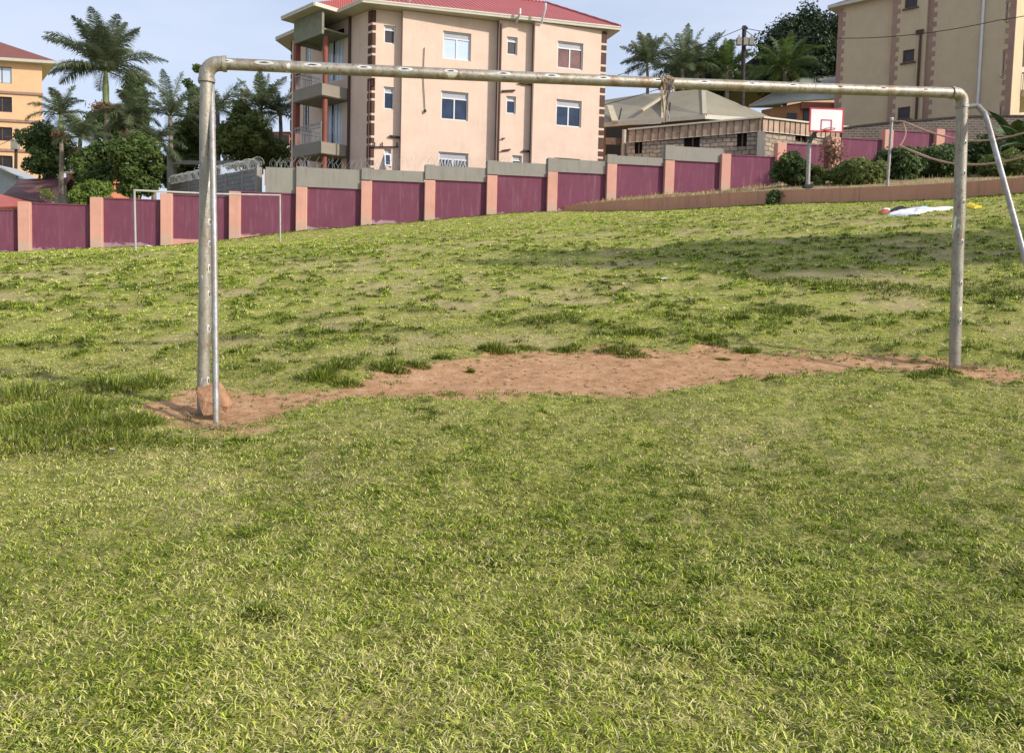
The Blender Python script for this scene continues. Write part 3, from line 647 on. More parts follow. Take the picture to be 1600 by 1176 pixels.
for k, yt, ybs in pil:
    x, y = wp(k); zt = zat(k, yt); zb = zat(k, ybs)-.5
    b = MB(); b.box((x+WN.x*.09, y+WN.y*.09, (zt+zb)/2), (PW, .22, (zt-zb)/2), WU); o = b.build('pillar', M['pink'], wall)
    md = o.modifiers.new('b', 'BEVEL'); md.width = .015
    nk = k+1
    kr = k+.6 if k == 15 else nk
    s0, s1 = k*3+PW, kr*3-PW if k != 15 else k*3+1.45
    mx, my = WX0+WU.x*(s0+s1)/2, WY0+WU.y*(s0+s1)/2
    zt2 = zat(k+.5, ptop.get(k, 205)); nb = zat(k+1, dict((a, c) for a, _, c in pil).get(k+1, 258)) if k < 15 else zb
    zb2 = min(zb, nb)-.4
    b = MB(); b.box((mx, my, (zt2-.05+zb2)/2), ((s1-s0)/2, .08, (zt2-.05-zb2)/2), WU)
    b.box((mx+WN.x*.005, my+WN.y*.005, zt2-.022), ((s1-s0)/2, .11, .028), WU); b.build('panel', M['maroon'], wall)
    if k in cour:
        zc = zat(k+.5, cour[k]); e0, e1 = k*3-PW-.02, nk*3-PW-.024
        if k == 10: e1 = nk*3-.1
        mx, my = WX0+WU.x*(e0+e1)/2, WY0+WU.y*(e0+e1)/2; zl = max(zt, zt2)+.003
        b = MB(); b.box((mx+WN.x*.03, my+WN.y*.03, (zc+zl)/2), ((e1-e0)/2, .13, (zc-zl)/2), WU); 
        b.box((x+WN.x*.09, y+WN.y*.09, (zc+.03+zl)/2), (PW-.01, .16, (zc+.03-zl)/2), WU)
        b.build('cement_course', M['cement'], wall)
# grey course over the half bay before pillar 4
e0, e1 = 3*3+1.35, 4*3-PW-.03; mx, my = WX0+WU.x*(e0+e1)/2, WY0+WU.y*(e0+e1)/2; zc = zat(3.7, 262.5); zl = zat(3.5, 301)+.005
b = MB(); b.box((mx, my, (zc+zl)/2), ((e1-e0)/2, .1, (zc-zl)/2), WU); b.build('cement_course', M['cement'], wall)
# plinth band under two left panels
for k in (2, 3):
    s0, s1 = k*3+PW, k*3+3-PW; mx, my = WX0+WU.x*(s0+s1)/2, WY0+WU.y*(s0+s1)/2
    zz = zat(k+.5, 374.5 if k == 2 else 369); b = MB(); b.box((mx+WN.x*.03, my+WN.y*.03, zz-.4), ((s1-s0)/2, .1, .4), WU); b.build('plinth', M['pink'], wall)

# ---------------------------------------------------------------- low retaining wall + terrace
rt = [P(a, b_, d_) for a, b_, c_, d_ in RW]; rb = [P(a, c_, d_) for a, b_, c_, d_ in RW]
rbw = MB(); TH = .2; cap = []
bk = []
for i, p in enumerate(rt):
    d_ = (rt[min(i+1, len(rt)-1)]-rt[max(i-1, 0)]); d_.z = 0; d_.normalize(); bk.append(Vector((p.x, p.y, p.z))+Vector((-d_.y, d_.x, 0))*TH)
for i in range(len(rt)-1):
    for s in range(6):
        f0, f1 = s/6, (s+1)/6; T0, T1 = rt[i].lerp(rt[i+1], f0), rt[i].lerp(rt[i+1], f1); B0, B1 = rb[i].lerp(rb[i+1], f0), rb[i].lerp(rb[i+1], f1)
        K0, K1 = bk[i].lerp(bk[i+1], f0), bk[i].lerp(bk[i+1], f1); dn = Vector((0, 0, .5))
        rbw.face([B0-dn, B1-dn, T1, T0]); rbw.face([T0, T1, K1, K0]); rbw.face([K0, K1, K1-dn*2, K0-dn*2])
o = rbw.build('retaining_wall', M['salmon']); tag(o, 'low terracotta plastered retaining wall at the far right edge of the grass', 'wall')
# terrace ground behind it
def wallk(x): return (x-WX0)/WDX
ter = []
NT = 60
def rline(xq, arr): xs = [p.x for p in arr]; return np.interp(xq, xs, [p.y for p in arr]), np.interp(xq, xs, [p.z for p in arr])
ks = [8.6, 9, 10, 11, 12, 13, 14, 15, 17, 20]; zs = [zat(8.6, 329), zat(9, 311), zat(10, 301.5), zat(11, 298), zat(12, 289), zat(13, 276), zat(14, 262), zat(15, 255), zat(15, 250)+.1, zat(15, 245)+.3]
tv = []; NU, NVv = 90, 16
for i in range(NU+1):
    f = i/NU; xa = rt[0].x+(rt[-1].x-rt[0].x)*f; ya, za = rline(xa, bk); za -= .03; ya = float(ya)-.02
    kb = 8.3+(20-8.3)*f**1.0; xb, yb = wp(kb); zb = float(np.interp(kb, ks, zs)); xb += -.05
    yb += .15
    for j in range(NVv+1):
        g = j/NVv; x = xa+(xb-xa)*g; y = ya+(yb-ya)*g; z = float(za)+(zb-float(za))*(g**(1.0))+(random.random()-.5)*.04*(0 < j < NVv)
        tv.append((x, y, z))
tf = [(i*(NVv+1)+j, (i+1)*(NVv+1)+j, (i+1)*(NVv+1)+j+1, i*(NVv+1)+j+1) for i in range(NU) for j in range(NVv)]
b = MB(); b.v = tv; b.f = tf; b.m = [0]*len(tf)
M['soil'] = mat('terrace_soil', (.34, .22, .13), .95, .3, 2.5, c2=(.30, .27, .13), bmp=.6, bscale=8)
tag(b.build('terrace_ground', M['soil'], None, True), kind='structure')
tva = np.array(tv).reshape(NU+1, NVv+1, 3)
def terr(f, g):
    i = min(f*NU, NU-.001); j = min(g*NVv, NVv-.001); a, c = int(i), int(j); fa, fc_ = i-a, j-c
    return Vector((tva[a, c]*(1-fa)+tva[a+1, c]*fa)*(1-fc_)+(tva[a, c+1]*(1-fa)+tva[a+1, c+1]*fa)*fc_) if False else Vector(tva[a, c]*(1-fa)*(1-fc_)+tva[a+1, c]*fa*(1-fc_)+tva[a, c+1]*(1-fa)*fc_+tva[a+1, c+1]*fa*fc_)
def terr_at(px, g):                                      # terrace point seen at this column
    best = min((abs(800+1200*terr(i/300, g).x/terr(i/300, g).y-px), i) for i in range(301))[1]/300
    return terr(best, g)
# straw and weeds on the terrace
n = 6500; f = rng.random(n)**1.1; g = .06+.94*rng.random(n)**1.2; pp = np.array([terr(a, c) for a, c in zip(f, g)])
c = np.where(rng.random((n, 1)) < .8, np.array([.42, .30, .17])*(.6+.7*rng.random((n, 1))), G2+(G3-G2)*rng.random((n, 1)))
blades('dry_weeds', pp[:, 0], pp[:, 1], pp[:, 2], .04+.20*rng.random(n)**3, np.full(n, .025), np.clip(rng.normal(.35, .3, n), 0, 1.2), c, 'dry straw and thin weeds growing along the raised terrace')
# bushy ivy patch hanging over the retaining wall is added with the plants

# ---------------------------------------------------------------- basketball stand
bb = P(1262, 292.5, 31.7); 
hoop = empty('basketball_hoop', bb, 'white basketball backboard with red border on a leaning grey post', 'hoop')
hb = MB(); p0 = bb-Vector((0, 0, .3)); p1 = P(1264.5, 224, 31.65); p2 = P(1272, 208, 31.5)
hb.tube([p0, p1], .085, 14); hb.build('pole', M['galv'], hoop, True)
hb = MB(); hb.tube([p1-Vector((0, 0, .12)), p1+Vector((.02, 0, .06)), p2, P(1284, 200, 31.3)], .075, 10); hb.tube([P(1262, 216, 31.65), P(1276, 212, 31.5)], .07, 8); hb.build('arm', mat('dark_arm', (.10, .11, .10), .6), hoop, True)
hb = MB(); hb.box(bb+Vector((0, 0, .03)), (.17, .17, .06)); hb.build('base_plate', M['wire'], hoop)
c0, c1 = P(1265, 168.5, 31.1), P(1317.5, 207.5, 31.1)
cx, cz = (c0.x+c1.x)/2, (c0.z+c1.z)/2; hw, hh_ = (c1.x-c0.x)/2, (c0.z-c1.z)/2; M['red'] = mat('red_paint', (.50, .04, .06), .5, .08)
U2 = Vector((1, .05, 0)).normalized(); roll = 0
hb = MB(); hb.box((cx, 31.1, cz), (hw-.055, .02, hh_-.055), U2); brd = hb.build('backboard', mat('white_board', (.74, .74, .76), .4, .04), hoop)
hb = MB()
for sx, sz, a, c in ((-1, 0, .028, hh_), (1, 0, .028, hh_), (0, -1, hw-.056, .028), (0, 1, hw-.056, .028)):
    hb.box(Vector((cx, 31.1, cz))+U2*sx*(hw-.028)+Vector((0, 0, sz*(hh_-.028))), (a, .026, c), U2)
q = P(1290.5, 199, 31.1); 
for sx, sz, a, c in ((-1, 0, .018, .21), (1, 0, .018, .21), (0, -1, .19, .018), (0, 1, .19, .018)):
    hb.box(Vector((q.x, 31.072, cz-.19))+U2*sx*.205+Vector((0, -.0, sz*.192)), (a, .004, c), U2)
hb.build('red_border', M['red'], hoop)
hb = MB(); rc_ = Vector((q.x+.03, 30.82, cz-.40)); hb.tube([rc_+Vector((.21*math.cos(a), .21*math.sin(a), 0)) for a in [2*PI*i/20 for i in range(21)]], .014, 8)
hb.box(rc_+Vector((0, .24, -.02)), (.06, .05, .05)); hb.build('rim', M['red'], hoop, True)
# ---------------------------------------------------------------- net post and ropes
v0 = P(1386.5, 288, 29.8); v1 = P(1393.5, 186, 29.8)
vp = empty('net_post', v0, 'thin pale metal post of the volleyball net on the terrace', 'post')
b = MB(); b.tube([v0-Vector((0, 0, .4)), v1], .055, 12); b.build('pole', M['galv'], vp, True)
b = MB(); b.tube([v1, v1+Vector((0, 0, .05))], .06, 12); b.build('cap', M['white'], vp, True)
M['rope'] = mat('pinkish_rope', (.52, .33, .25), .9, .2, 30)
def rope(pxs, Y0_, Y1_, r, lab):
    pts = []
    for i, (a, c) in enumerate(pxs): pts.append(P(a, c, Y0_+(Y1_-Y0_)*i/(len(pxs)-1)))
    sm = []
    for i in range(len(pts)-1):
        p_1 = pts[max(i-1, 0)]; p_2 = pts[min(i+2, len(pts)-1)]
        for s in range(6):
            t = s/6; a, c = pts[i], pts[i+1]
            sm.append(.5*((2*a)+(c-p_1)*t+(2*p_1-5*a+4*c-p_2)*t*t+(3*a-p_1-3*c+p_2)*t**3))
    sm.append(pts[-1]); b = MB(); b.tube(sm, [r*random.uniform(.8, 1.25) for _ in sm], 7); return tag(b.build('rope', M['rope'], None, True), lab, 'rope')
rope([(1392, 189), (1402, 189.5), (1412, 190.5), (1430, 198), (1460, 209), (1490, 216), (1520, 220), (1550, 218.5), (1580, 213), (1600, 208), (1680, 190), (1760, 170)], 29.78, 24, .032, 'upper slack pinkish rope of the net crossing behind the right goal post')
rope([(1408, 228.5), (1425, 236), (1450, 246), (1480, 254), (1510, 257), (1540, 256.5), (1570, 252), (1600, 245), (1680, 225), (1760, 205)], 29.6, 24, .036, 'lower slack pinkish rope of the net hanging in front of the dark bushes')
rope([(1411, 190.5), (1414, 200), (1415, 209), (1411, 220), (1406, 228)], 29.7, 29.6, .026, 'short curved rope end joining the two slack ropes')
# ---------------------------------------------------------------- laundry on the grass
def cloth(pxpoly, m, lab, hgt=.05, nm='sheet', sub=14):
    pts = [ground_hit(a, c, Hs) for a, c in pxpoly]; cxy = np.array([(p.x, p.y) for p in pts]); x0, y0 = cxy.min(0); x1, y1 = cxy.max(0)
    nx, ny = 60, 34; b = MB(); gi = {}
    gx = np.linspace(x0, x1, nx); gy = np.linspace(y0, y1, ny); XG, YG = np.meshgrid(gx, gy, indexing='ij'); sd_ = sdist(XG, YG, cxy)
    sc_ = min(x1-x0, y1-y0)
    ZG = H(XG, YG)+.02+hgt*np.clip(sd_/.15, 0, 1)*(.35+1.1*fn(XG, YG, max(.12, sc_*.25), 4, 3))
    for i in range(nx):
        for j in range(ny):
            if sd_[i, j] > -.02: gi[i, j] = len(b.v); b.v.append((XG[i, j], YG[i, j], float(ZG[i, j] if sd_[i, j] > .03 else ZG[i, j]-.03)))
    for i in range(nx-1):
        for j in range(ny-1):
            q = [(i, j), (i+1, j), (i+1, j+1), (i, j+1)]
            if all(k in gi for k in q): b.f.append(tuple(gi[k] for k in q)); b.m.append(0)
    o = b.build(nm, m, None, True); md = o.modifiers.new('s', 'SOLIDIFY'); md.thickness = .012; return tag(o, lab, 'laundry', 'washing laid out on the grass')
def cm(n_, c): return mat(n_, c, .9, .08, 6)
cloth([(1386, 337), (1390, 332.5), (1440, 328.5), (1490, 324), (1500, 323), (1480, 329), (1430, 336), (1400, 338.5)], cm('white_cloth', (.80, .78, .80)), 'long white sheet spread on the grass left of the right goal post', .06)
cloth([(1370, 333.5), (1378, 328), (1392, 329), (1388, 335)], cm('red_cloth', (.45, .09, .07)), 'dull red cloth at the left end of the washing on the grass', .03)
cloth([(1374, 329.5), (1382, 325.5), (1392, 326.5), (1391, 330.5)], cm('pale_pink_cloth', (.78, .70, .74)), 'small pale pink cloth beside the dull red cloth', .05)
cloth([(1390, 331), (1396, 326.5), (1418, 325.5), (1420, 328), (1400, 332)], cm('black_cloth', (.02, .02, .025)), 'black cloth lying behind the white sheet', .07)
cloth([(1414, 329.5), (1424, 326), (1450, 324.5), (1456, 327), (1430, 330)], cm('blue_cloth', (.45, .58, .66)), 'light blue cloth lying behind the white sheet', .06)
cloth([(1506, 323.5), (1512, 320), (1528, 321.5), (1536, 325), (1520, 327)], cm('yellow_cloth', (.75, .55, .04)), 'crumpled yellow cloth on the grass right of the goal post', .06)
# scraps of litter
for (a, c, s, lab) in ((1040, 438.5, .05, 'white scrap of paper on the mid field grass'), (176, 707, .012, 'tiny pale scrap near the long grass on the left'), (232, 386, .10, 'white scrap lying by the foot of the small far goal'), (905, 351, .05, 'pale scrap on the grass before the low wall'), (945, 361, .06, 'white scrap on the grass near the low wall'), (1068, 745, .008, 'tiny white chip in the near grass')):
    p = ground_hit(a, c, Hs); b = MB(); z0 = p.z+.02
    q = [Vector((p.x+math.cos(t)*s*1.6*random.uniform(.7, 1.2), p.y+math.sin(t)*s, z0+random.uniform(0, s*.5))) for t in [2*PI*i/7 for i in range(7)]]
    cc_ = p+Vector((0, 0, .02+s*.6))
    for i in range(7): b.face([q[i], q[(i+1) % 7], cc_]); b.face([q[(i+1) % 7], q[i], cc_-Vector((0, 0, s*.7))])
    tag(b.build('paper_scrap', M['white']), lab, 'litter')

# ================================================================ BUILDINGS
def V2(p): return Vector((p[0], p[1]))
def wallface(b, O, u, s0, s1, z0, z1, ops, depth, m=0):  # sheet with reveals; outside is to the right of u
    n = Vector((u[1], -u[0])); ss = sorted({s0, s1, *[v for o in ops for v in o[:2] if s0 < v < s1]}); zs_ = sorted({z0, z1, *[v for o in ops for v in o[2:4] if z0 < v < z1]})
    def pt(s, z, d=0): return (O[0]+u[0]*s-n.x*d, O[1]+u[1]*s-n.y*d, z)
    for i in range(len(ss)-1):
        for j in range(len(zs_)-1):
            cs, cz_ = (ss[i]+ss[i+1])/2, (zs_[j]+zs_[j+1])/2
            if any(o[0] < cs < o[1] and o[2] < cz_ < o[3] for o in ops): continue
            b.face([pt(ss[i], zs_[j]), pt(ss[i+1], zs_[j]), pt(ss[i+1], zs_[j+1]), pt(ss[i], zs_[j+1])], m)
    for a, c, z_0, z_1 in [o[:4] for o in ops]:
        for p, q in (((a, z_0), (c, z_0)), ((c, z_0), (c, z_1)), ((c, z_1), (a, z_1)), ((a, z_1), (a, z_0))):
            b.face([pt(*p), pt(*p, depth), pt(*q, depth), pt(*q)], m)
def window(O, u, a, c, z0, z1, depth, par, kind='two', glass='glassb', frame='white', bars=False, sill=False):
    n = Vector((u[1], -u[0])); uu = Vector((u[0], u[1], 0)).normalized(); nn = Vector((n.x, n.y, 0))
    def C(s, z, d): return Vector((O[0]+u[0]*s-n.x*d, O[1]+u[1]*s-n.y*d, z))
    b = MB(); t = .035; d = depth-.03
    def fb(sa, sb, za, zb, d_=d, e=.03): b.obox(C((sa+sb)/2, (za+zb)/2, d_), uu*(sb-sa)/2, nn*e, Vector((0, 0, (zb-za)/2)))
    fb(a+.001, a+t*2, z0, z1); fb(c-t*2, c-.001, z0, z1); fb(a+t*2, c-t*2, z0+.001, z0+t*2); fb(a+t*2, c-t*2, z1-t*2, z1-.001)
    zt = z1-(z1-z0)*.24
    if kind in ('two', 'one'): fb(a+t*2, c-t*2, zt-t, zt+t)
    mx = (a+c)/2
    if kind in ('two', 'plain2'): fb(mx-t, mx+t, z0+t*2, (zt-t) if kind == 'two' else z1-t*2)
    if sill: b.obox(C(mx, z0-.05, -.04), uu*((c-a)/2+.1), nn*.08, Vector((0, 0, .045)))
    wo = b.build('window', M[frame], par)
    def pane(za, zb, m, dd=0):
        b = MB(); b.obox(C(mx, (za+zb)/2, d+.012+dd), uu*((c-a)/2-t*1.9), nn*.004, Vector((0, 0, (zb-za)/2))); b.build('pane', M[m], wo)
    if kind in ('two', 'one'): pane(zt+t, z1-t*2, 'frost'); pane(z0+t*2, zt-t, glass)
    else: pane(z0+t*2, z1-t*2, glass)
    if bars:
        b = MB(); 
        for i in range(9):
            s = a+(c-a)*(i+.5)/9; w_ = (c-a)/9*.5
            b.bar(C(s-w_, z0+.05, depth-.09), C(s+w_, zt, depth-.09), .012); b.bar(C(s+w_, z0+.05, depth-.10), C(s-w_, zt, depth-.10), .012)
        b.build('security_bars', M['white'], wo)
    return wo
def hip_roof(name, eave, ridge, faces, mats, par, zf=.20, soff=None):
    pass
# ---------------- main apartment block
A0 = Vector((-7.65, 40.8)); TH_ = R(17); U = Vector((math.cos(TH_), math.sin(TH_))); NN = Vector((U.y, -U.x))
ZT = P(575, 14, 40.8).z; ZB = 3.6
apt = empty('apartment_block', (A0.x, A0.y, ZB), 'three storey cream apartment block with red tiled roof and corner balconies', 'building')
tile = tilemat('red_roof_tiles', (.34, .07, .065), (U.x, U.y), .24, .36)
cuts = [575, 628, 779, 834, 946]; wins = [
 [(599.8, 618, 40, 68.5, 'one', 'glassk'), (599.5, 616, 136, 171, 'one', 'glassb'), (600, 611, 233, 262, 'tilt', 'glassb')],
 [(692, 736, 50.5, 94, 'two', 'skyglass'), (689, 731.5, 143.5, 188, 'two', 'glassb'), (685, 731.5, 238.5, 283, 'two', 'glassb')],
 [(792, 808.5, 58, 86, 'one', 'glassk'), (791, 806, 150.5, 178, 'one', 'glassb'), (800, 815, 243, 275, 'one', 'glassb')],
 [(871, 911, 66, 108, 'two', 'glassr'), (869, 908.5, 156.5, 198, 'two', 'glassb'), (866, 906, 247.5, 290, 'two', 'glassk')]]
b = MB(); prev = None; secs = []
for k in range(4):
    O = A0+NN*.4*k; s0 = hit(cuts[k], 130, O, U)[0]; s1 = hit(cuts[k+1], 130, O, U)[0]; ops = []
    if k == 0: s0 = 0
    for (x0, x1, y0, y1, kd, gl) in wins[k]:
        a = hit(x0, (y0+y1)/2, O, U)[0]; c = hit(x1, (y0+y1)/2, O, U)[0]; za = hit((x0+x1)/2, y1, O, U)[1]; zb = hit((x0+x1)/2, y0, O, U)[1]
        ops.append((a, c, za, zb, kd, gl))
    wallface(b, O, U, s0, s1, ZB, ZT, ops, .16)
    if k: p = O+U*s0; q = p-NN*.4; b.face([(q.x, q.y, ZB), (p.x, p.y, ZB), (p.x, p.y, ZT), (q.x, q.y, ZT)])
    secs.append((O, s0, s1, ops))
Bc = secs[3][0]+U*secs[3][2]
W2 = Vector((-.7071, .7071)); Dc = A0+W2*8.45; Bk = Bc+Vector((-U.y, U.x))*10.5; Dk = Dc+Vector((.5, 6))
# side wall (faces left-front) split by the balcony bay; outward normal of W2 is (-.707,-.707)
UD = -W2; O2 = Dc
def sd(px, py=150): return hit(px, py, O2, UD)[0]
def sz(px, py): return hit(px, py, O2, UD)[1]
sops = []
for (x0, x1, y0, y1, kd, gl) in [(507, 536.5, 50, 128, 'door', 'glassb'), (506, 535, 148, 226, 'door', 'glassb'), (477, 486.5, 74, 112, 'plain2', 'skyglass'), (474, 483, 160, 205, 'plain2', 'glassb'), (470, 481, 247, 275, 'plain2', 'glassk'), (503, 534, 240, 290, 'plain2', 'glassk')]:
    a, c = sd(x0), sd(x1); zm = (sz(x0, y1)+sz(x1, y1))/2; zx = (sz(x0, y0)+sz(x1, y0))/2; sops.append((a, c, min(zm, zx), max(zm, zx), kd, gl))
wallface(b, O2, UD, 0, 8.45, ZB, ZT, sops, .14)
for p, q in ((Bc, Bk), (Bk, Dk), (Dk, Dc)): b.face([(p.x, p.y, ZB), (q.x, q.y, ZB), (q.x, q.y, ZT), (p.x, p.y, ZT)])
b.build('wall', M['cream'], apt)
for (O, s0, s1, ops) in secs:
    for (a, c, za, zb, kd, gl) in ops:
        if kd == 'tilt':
            wo = window(O, U, a, c, za, zb, .16, apt, 'one', 'dark')
            uu = Vector((U.x, U.y, 0)); nn = Vector((NN.x, NN.y, 0)); top = Vector((O.x+U.x*(a+c)/2, O.y+U.y*(a+c)/2, zb-.25))+nn*.02; bot = top+nn*.28+Vector((0, 0, -(zb-za)+.3))
            b2 = MB(); dd = (bot-top)/2; b2.obox((top+bot)/2, uu*(c-a)/2*.92, nn*.015, dd); b2.build('casement', M['white'], wo)
            b2 = MB(); b2.obox((top+bot)/2+nn*.012, uu*(c-a)/2*.62, nn*.008, dd*.8); b2.build('pane', M['glassb'], wo)
        else: window(O, U, a, c, za, zb, .16, apt, kd, gl, bars=(za < secs[0][3][2][2]+.8 and kd == 'two'))
for (a, c, za, zb, kd, gl) in sops:
    if kd == 'door':
        n = Vector((UD.y, -UD.x)); uu = Vector((UD.x, UD.y, 0)); nn = Vector((n.x, n.y, 0)); b2 = MB(); d = .09
        def C(s, z): return Vector((O2.x+UD.x*s-n.x*d, O2.y+UD.y*s-n.y*d, z))
        L = c-a; zt = zb-(zb-za)*.14
        for s in (0, .2, .36, .52, .68, .84, 1): b2.obox(C(a+.03+(L-.06)*s, (za+zb)/2), uu*.03, nn*.03, Vector((0, 0, (zb-za)/2)))
        for z in (za+.04, zb-.04): b2.obox(C((a+c)/2, z), uu*(L/2-.04), nn*.026, Vector((0, 0, .04)))
        dr = b2.build('glazed_door', M['white'], apt)
        for s0_, s1_, mm in ((.02, .2, 'frost'), (.22, .36, 'skyglass'), (.38, .50, 'glassb'), (.54, .66, 'skyglass'), (.70, .98, 'skyglass')):
            b2 = MB(); b2.obox(C(a+L*(s0_+s1_)/2, (za+zb)/2-.02), uu*(L*(s1_-s0_)/2-.02), nn*.006, Vector((0, 0, (zb-za)/2-.08))); b2.build('pane', M[mm], dr)
        b2 = MB(); b2.obox(C((a+c)/2, zb+.0)+nn*.06, uu*L/2*.98, nn*.02, Vector((0, 0, .22))); b2.build('lintel', M['dark'], dr)
    else: window(O2, UD, a, c, za, zb, .14, apt, kd, gl)
# quoins
def quoin(cx, cy, u, z0, z1, hs, par, m, wdt, both=None, step=.93, big=.62, mh=None):
    b = MB(); z = z1-.05; i = 0
    while z > z0:
        h_ = .62 if i % 2 == 0 else .26; h_ = min(h_, z-z0)
        w_ = wdt if i % 2 == 0 else wdt*1.0
        n = Vector((u.y, -u.x)); c = Vector((cx, cy))+u*(w_/2)+n*(.006); b.box((c.x, c.y, z-h_/2), (w_/2, .02, h_/2), u)
        if both: 
            n2 = Vector((both.y, -both.x)); c = Vector((cx, cy))-both*(w_*1.1)+n2*.006; b.box((c.x, c.y, z-h_/2), (w_*1.1, .02, h_/2), both)
        z -= h_+.14; i += 1
    return b.build('corner_quoin', m, par)
quoin(A0.x, A0.y, U, ZB, ZT, .6, apt, M['quoin'], .17, both=UD)
q = Bc-U*.30; quoin(q.x, q.y, U, ZB, ZT, .6, apt, M['quoin'], .29)
quoin(Dc.x, Dc.y, UD, ZB, ZT, .6, apt, M['quoin'], .1)
# drain pipes
def fp(k, px, py, off=.09):
    O = secs[k][0]; s, z = hit(px, py, O, U); p = O+U*s+NN*off; return Vector((p.x, p.y, z))
def dpipe(pts, r=.055, nm='drainpipe', m='brownpipe'): b = MB(); b.tube(pts, r, 10); b.build(nm, M[m], apt, True)
def vpipe(k, px, y0, y1, r=.06):
    a = fp(k, px, y0); c = fp(k, px, y1); c.x, c.y = a.x, a.y; dpipe([a, c], r)
vpipe(0, 629.5, 19, 300); vpipe(1, 778.5, 36, 300, .055); vpipe(2, 782.5, 38, 300, .06); vpipe(2, 833.5, 40, 300, .065)
pC = A0+W2*2.02+Vector((-.06, -.06)); dpipe([Vector((pC.x, pC.y, ZT)), Vector((pC.x, pC.y, ZB))], .075)
vpipe(0, 576.5, 128, 300, .04)
dpipe([fp(0, 608, 213), fp(0, 628, 216)], .06); dpipe([fp(0, 578, 230), fp(0, 622, 230)], .035)
for x in (585, 597, 620): dpipe([fp(0, x, 230), fp(0, x, 223)], .035)
dpipe([fp(0, 577, 124), fp(0, 585, 123), fp(0, 585, 134), fp(0, 577, 134)], .03)
dpipe([fp(2, 783, 143), fp(2, 804, 142)], .045); dpipe([fp(2, 810, 130), fp(2, 832, 134)], .05); dpipe([fp(2, 783, 236), fp(2, 797, 234)], .04); dpipe([fp(2, 783, 217), fp(2, 788, 217)], .035); dpipe([fp(2, 816, 236), fp(2, 832, 237)], .06)
dpipe([fp(1, 663, 75, .05), fp(1, 661, 120, .05), fp(1, 664, 174, .05)], .018, 'cable', 'wire'); dpipe([fp(1, 664, 172), fp(1, 664, 176)], .06, 'junction_box', 'wire')
# balcony bay
nS = Vector((-.7071, -.7071)); cS = A0+W2*2.12
BD, BL = 1.62, 2.95
def bp(s, d): p = cS+W2*s+nS*d; return p
col = []
for nm, yc, hgt, top in (('balcony', 235, .62, None), ('balcony', 139, .62, None)):
    zc = P(497, yc-14, 41.1).z
    zb = P(497, 240 if yc == 235 else 149, 41.1).z
    bal = MB(); bal.prism([bp(.05, 0), bp(.05, BD), bp(BL, BD), bp(BL, 0)][::-1], zb+.0, zb+.14)
    for (p, q, t) in ((bp(.05, BD), bp(BL, BD), 0), (bp(BL, BD), bp(BL, 0), 0), (bp(.05, 0), bp(.05, BD), 0)):
        mid = (p+q)/2; uu = (q-p).normalized(); Lh = (q-p).length/2; bal.box((mid.x, mid.y, zb+.08+.26), (Lh+.055, .058, .30), uu)
    bo = bal.build('balcony', M['slabgrey'], apt); zr = zb+.64
    r_ = MB()
    for (p, q) in ((bp(.1, BD), bp(BL, BD)), (bp(BL, BD), bp(BL, .05))):
        p3, q3 = Vector((p.x, p.y, zr)), Vector((q.x, q.y, zr)); k = int((q-p).length/.13)
        for i in range(k+1): c = p3.lerp(q3, i/k); r_.bar(c, c+Vector((0, 0, .78)), .011)
        for z in (.06, .78, .95, 1.02): r_.bar(p3+Vector((0, 0, z)), q3+Vector((0, 0, z)), .02)
        for i in range(0, k, 2): c = p3.lerp(q3, i/k); r_.bar(c+Vector((0, 0, .78)), c+Vector((0, 0, 1.0)), .01)
    r_.build('railing', M['galv'], bo)
zc0 = P(495, 240, 41).z-3.0
for s, d, r, name in ((.0, 0, 0, None), (BL-1.45, BD, .11, 'column')):
    pass
colp = bp(.33, 1.28); lb = bp(BL, BD*.92); corner = bp(.05, BD)
ztb = P(496, 52, 41.1).z
b2 = MB(); b2.tube([Vector((colp.x, colp.y, ZB)), Vector((colp.x, colp.y, ztb))], .135, 16); b2.build('column', M['redcol'], apt, True)
b2 = MB(); b2.box((lb.x, lb.y, (ZB+ztb)/2), (.14, .14, (ztb-ZB)/2), W2); b2.build('column', M['redcol'], apt)
# green-grey beam box round the top of the bay
beam = MB()
for (p, q) in ((bp(.05, BD), bp(BL, BD)), (bp(BL, BD), bp(BL, 0))):
    mid = (p+q)/2; uu = (q-p).normalized(); beam.box((mid.x, mid.y, (ztb+ZT)/2+.02), ((q-p).length/2, .07, (ZT-ztb)/2+.02), uu)
beam.prism([bp(.05, 0), bp(.05, BD), bp(BL, BD), bp(BL, 0)][::-1], ztb+.25, ztb+.33)
beam.build('beam', mat('grey_green_paint', (.22, .22, .16), .8), apt)
# roof: eaves and planes
OV = .62
def off(p, *ds): 
    v = Vector(p)
    for d_ in ds: v = v+d_
    return v
E = [A0-U*.30+NN*(OV-.05)+nS*.35, Bc+U*.62+NN*.30, Bk+U*.62+Vector((-U.y, U.x))*.6, Dk+Vector((-.6, .6)), Dc+nS*OV+W2*.65]
cen = sum(E, Vector((0, 0)))/5
zE = ZT+.02; rise = 3.6
R1 = E[0]*.48+(E[3]+E[4])/2*.52; R1 = Vector((-7.2, 47.6)); R2 = Vector((1.6, 49.8))
def v3(p, z): return Vector((p.x, p.y, z))
rf = MB(); e = [v3(p, zE+.16) for p in E]; r1, r2 = v3(R1, zE+rise), v3(R2, zE+rise)
rf.face([e[0], e[1], r2, r1]); rf.face([e[1], e[2], r2]); rf.face([e[2], e[3], r1, r2]); rf.face([e[3], e[4], r1]); rf.face([e[4], e[0], r1])
ro = rf.build('roof', tile, apt); md = ro.modifiers.new('s', 'SOLIDIFY'); md.thickness = .04; md.offset = 1
b2 = MB(); b2.face([v3(p, zE) for p in E][::-1]); b2.build('soffit', M['fascia'], apt)
b2 = MB()
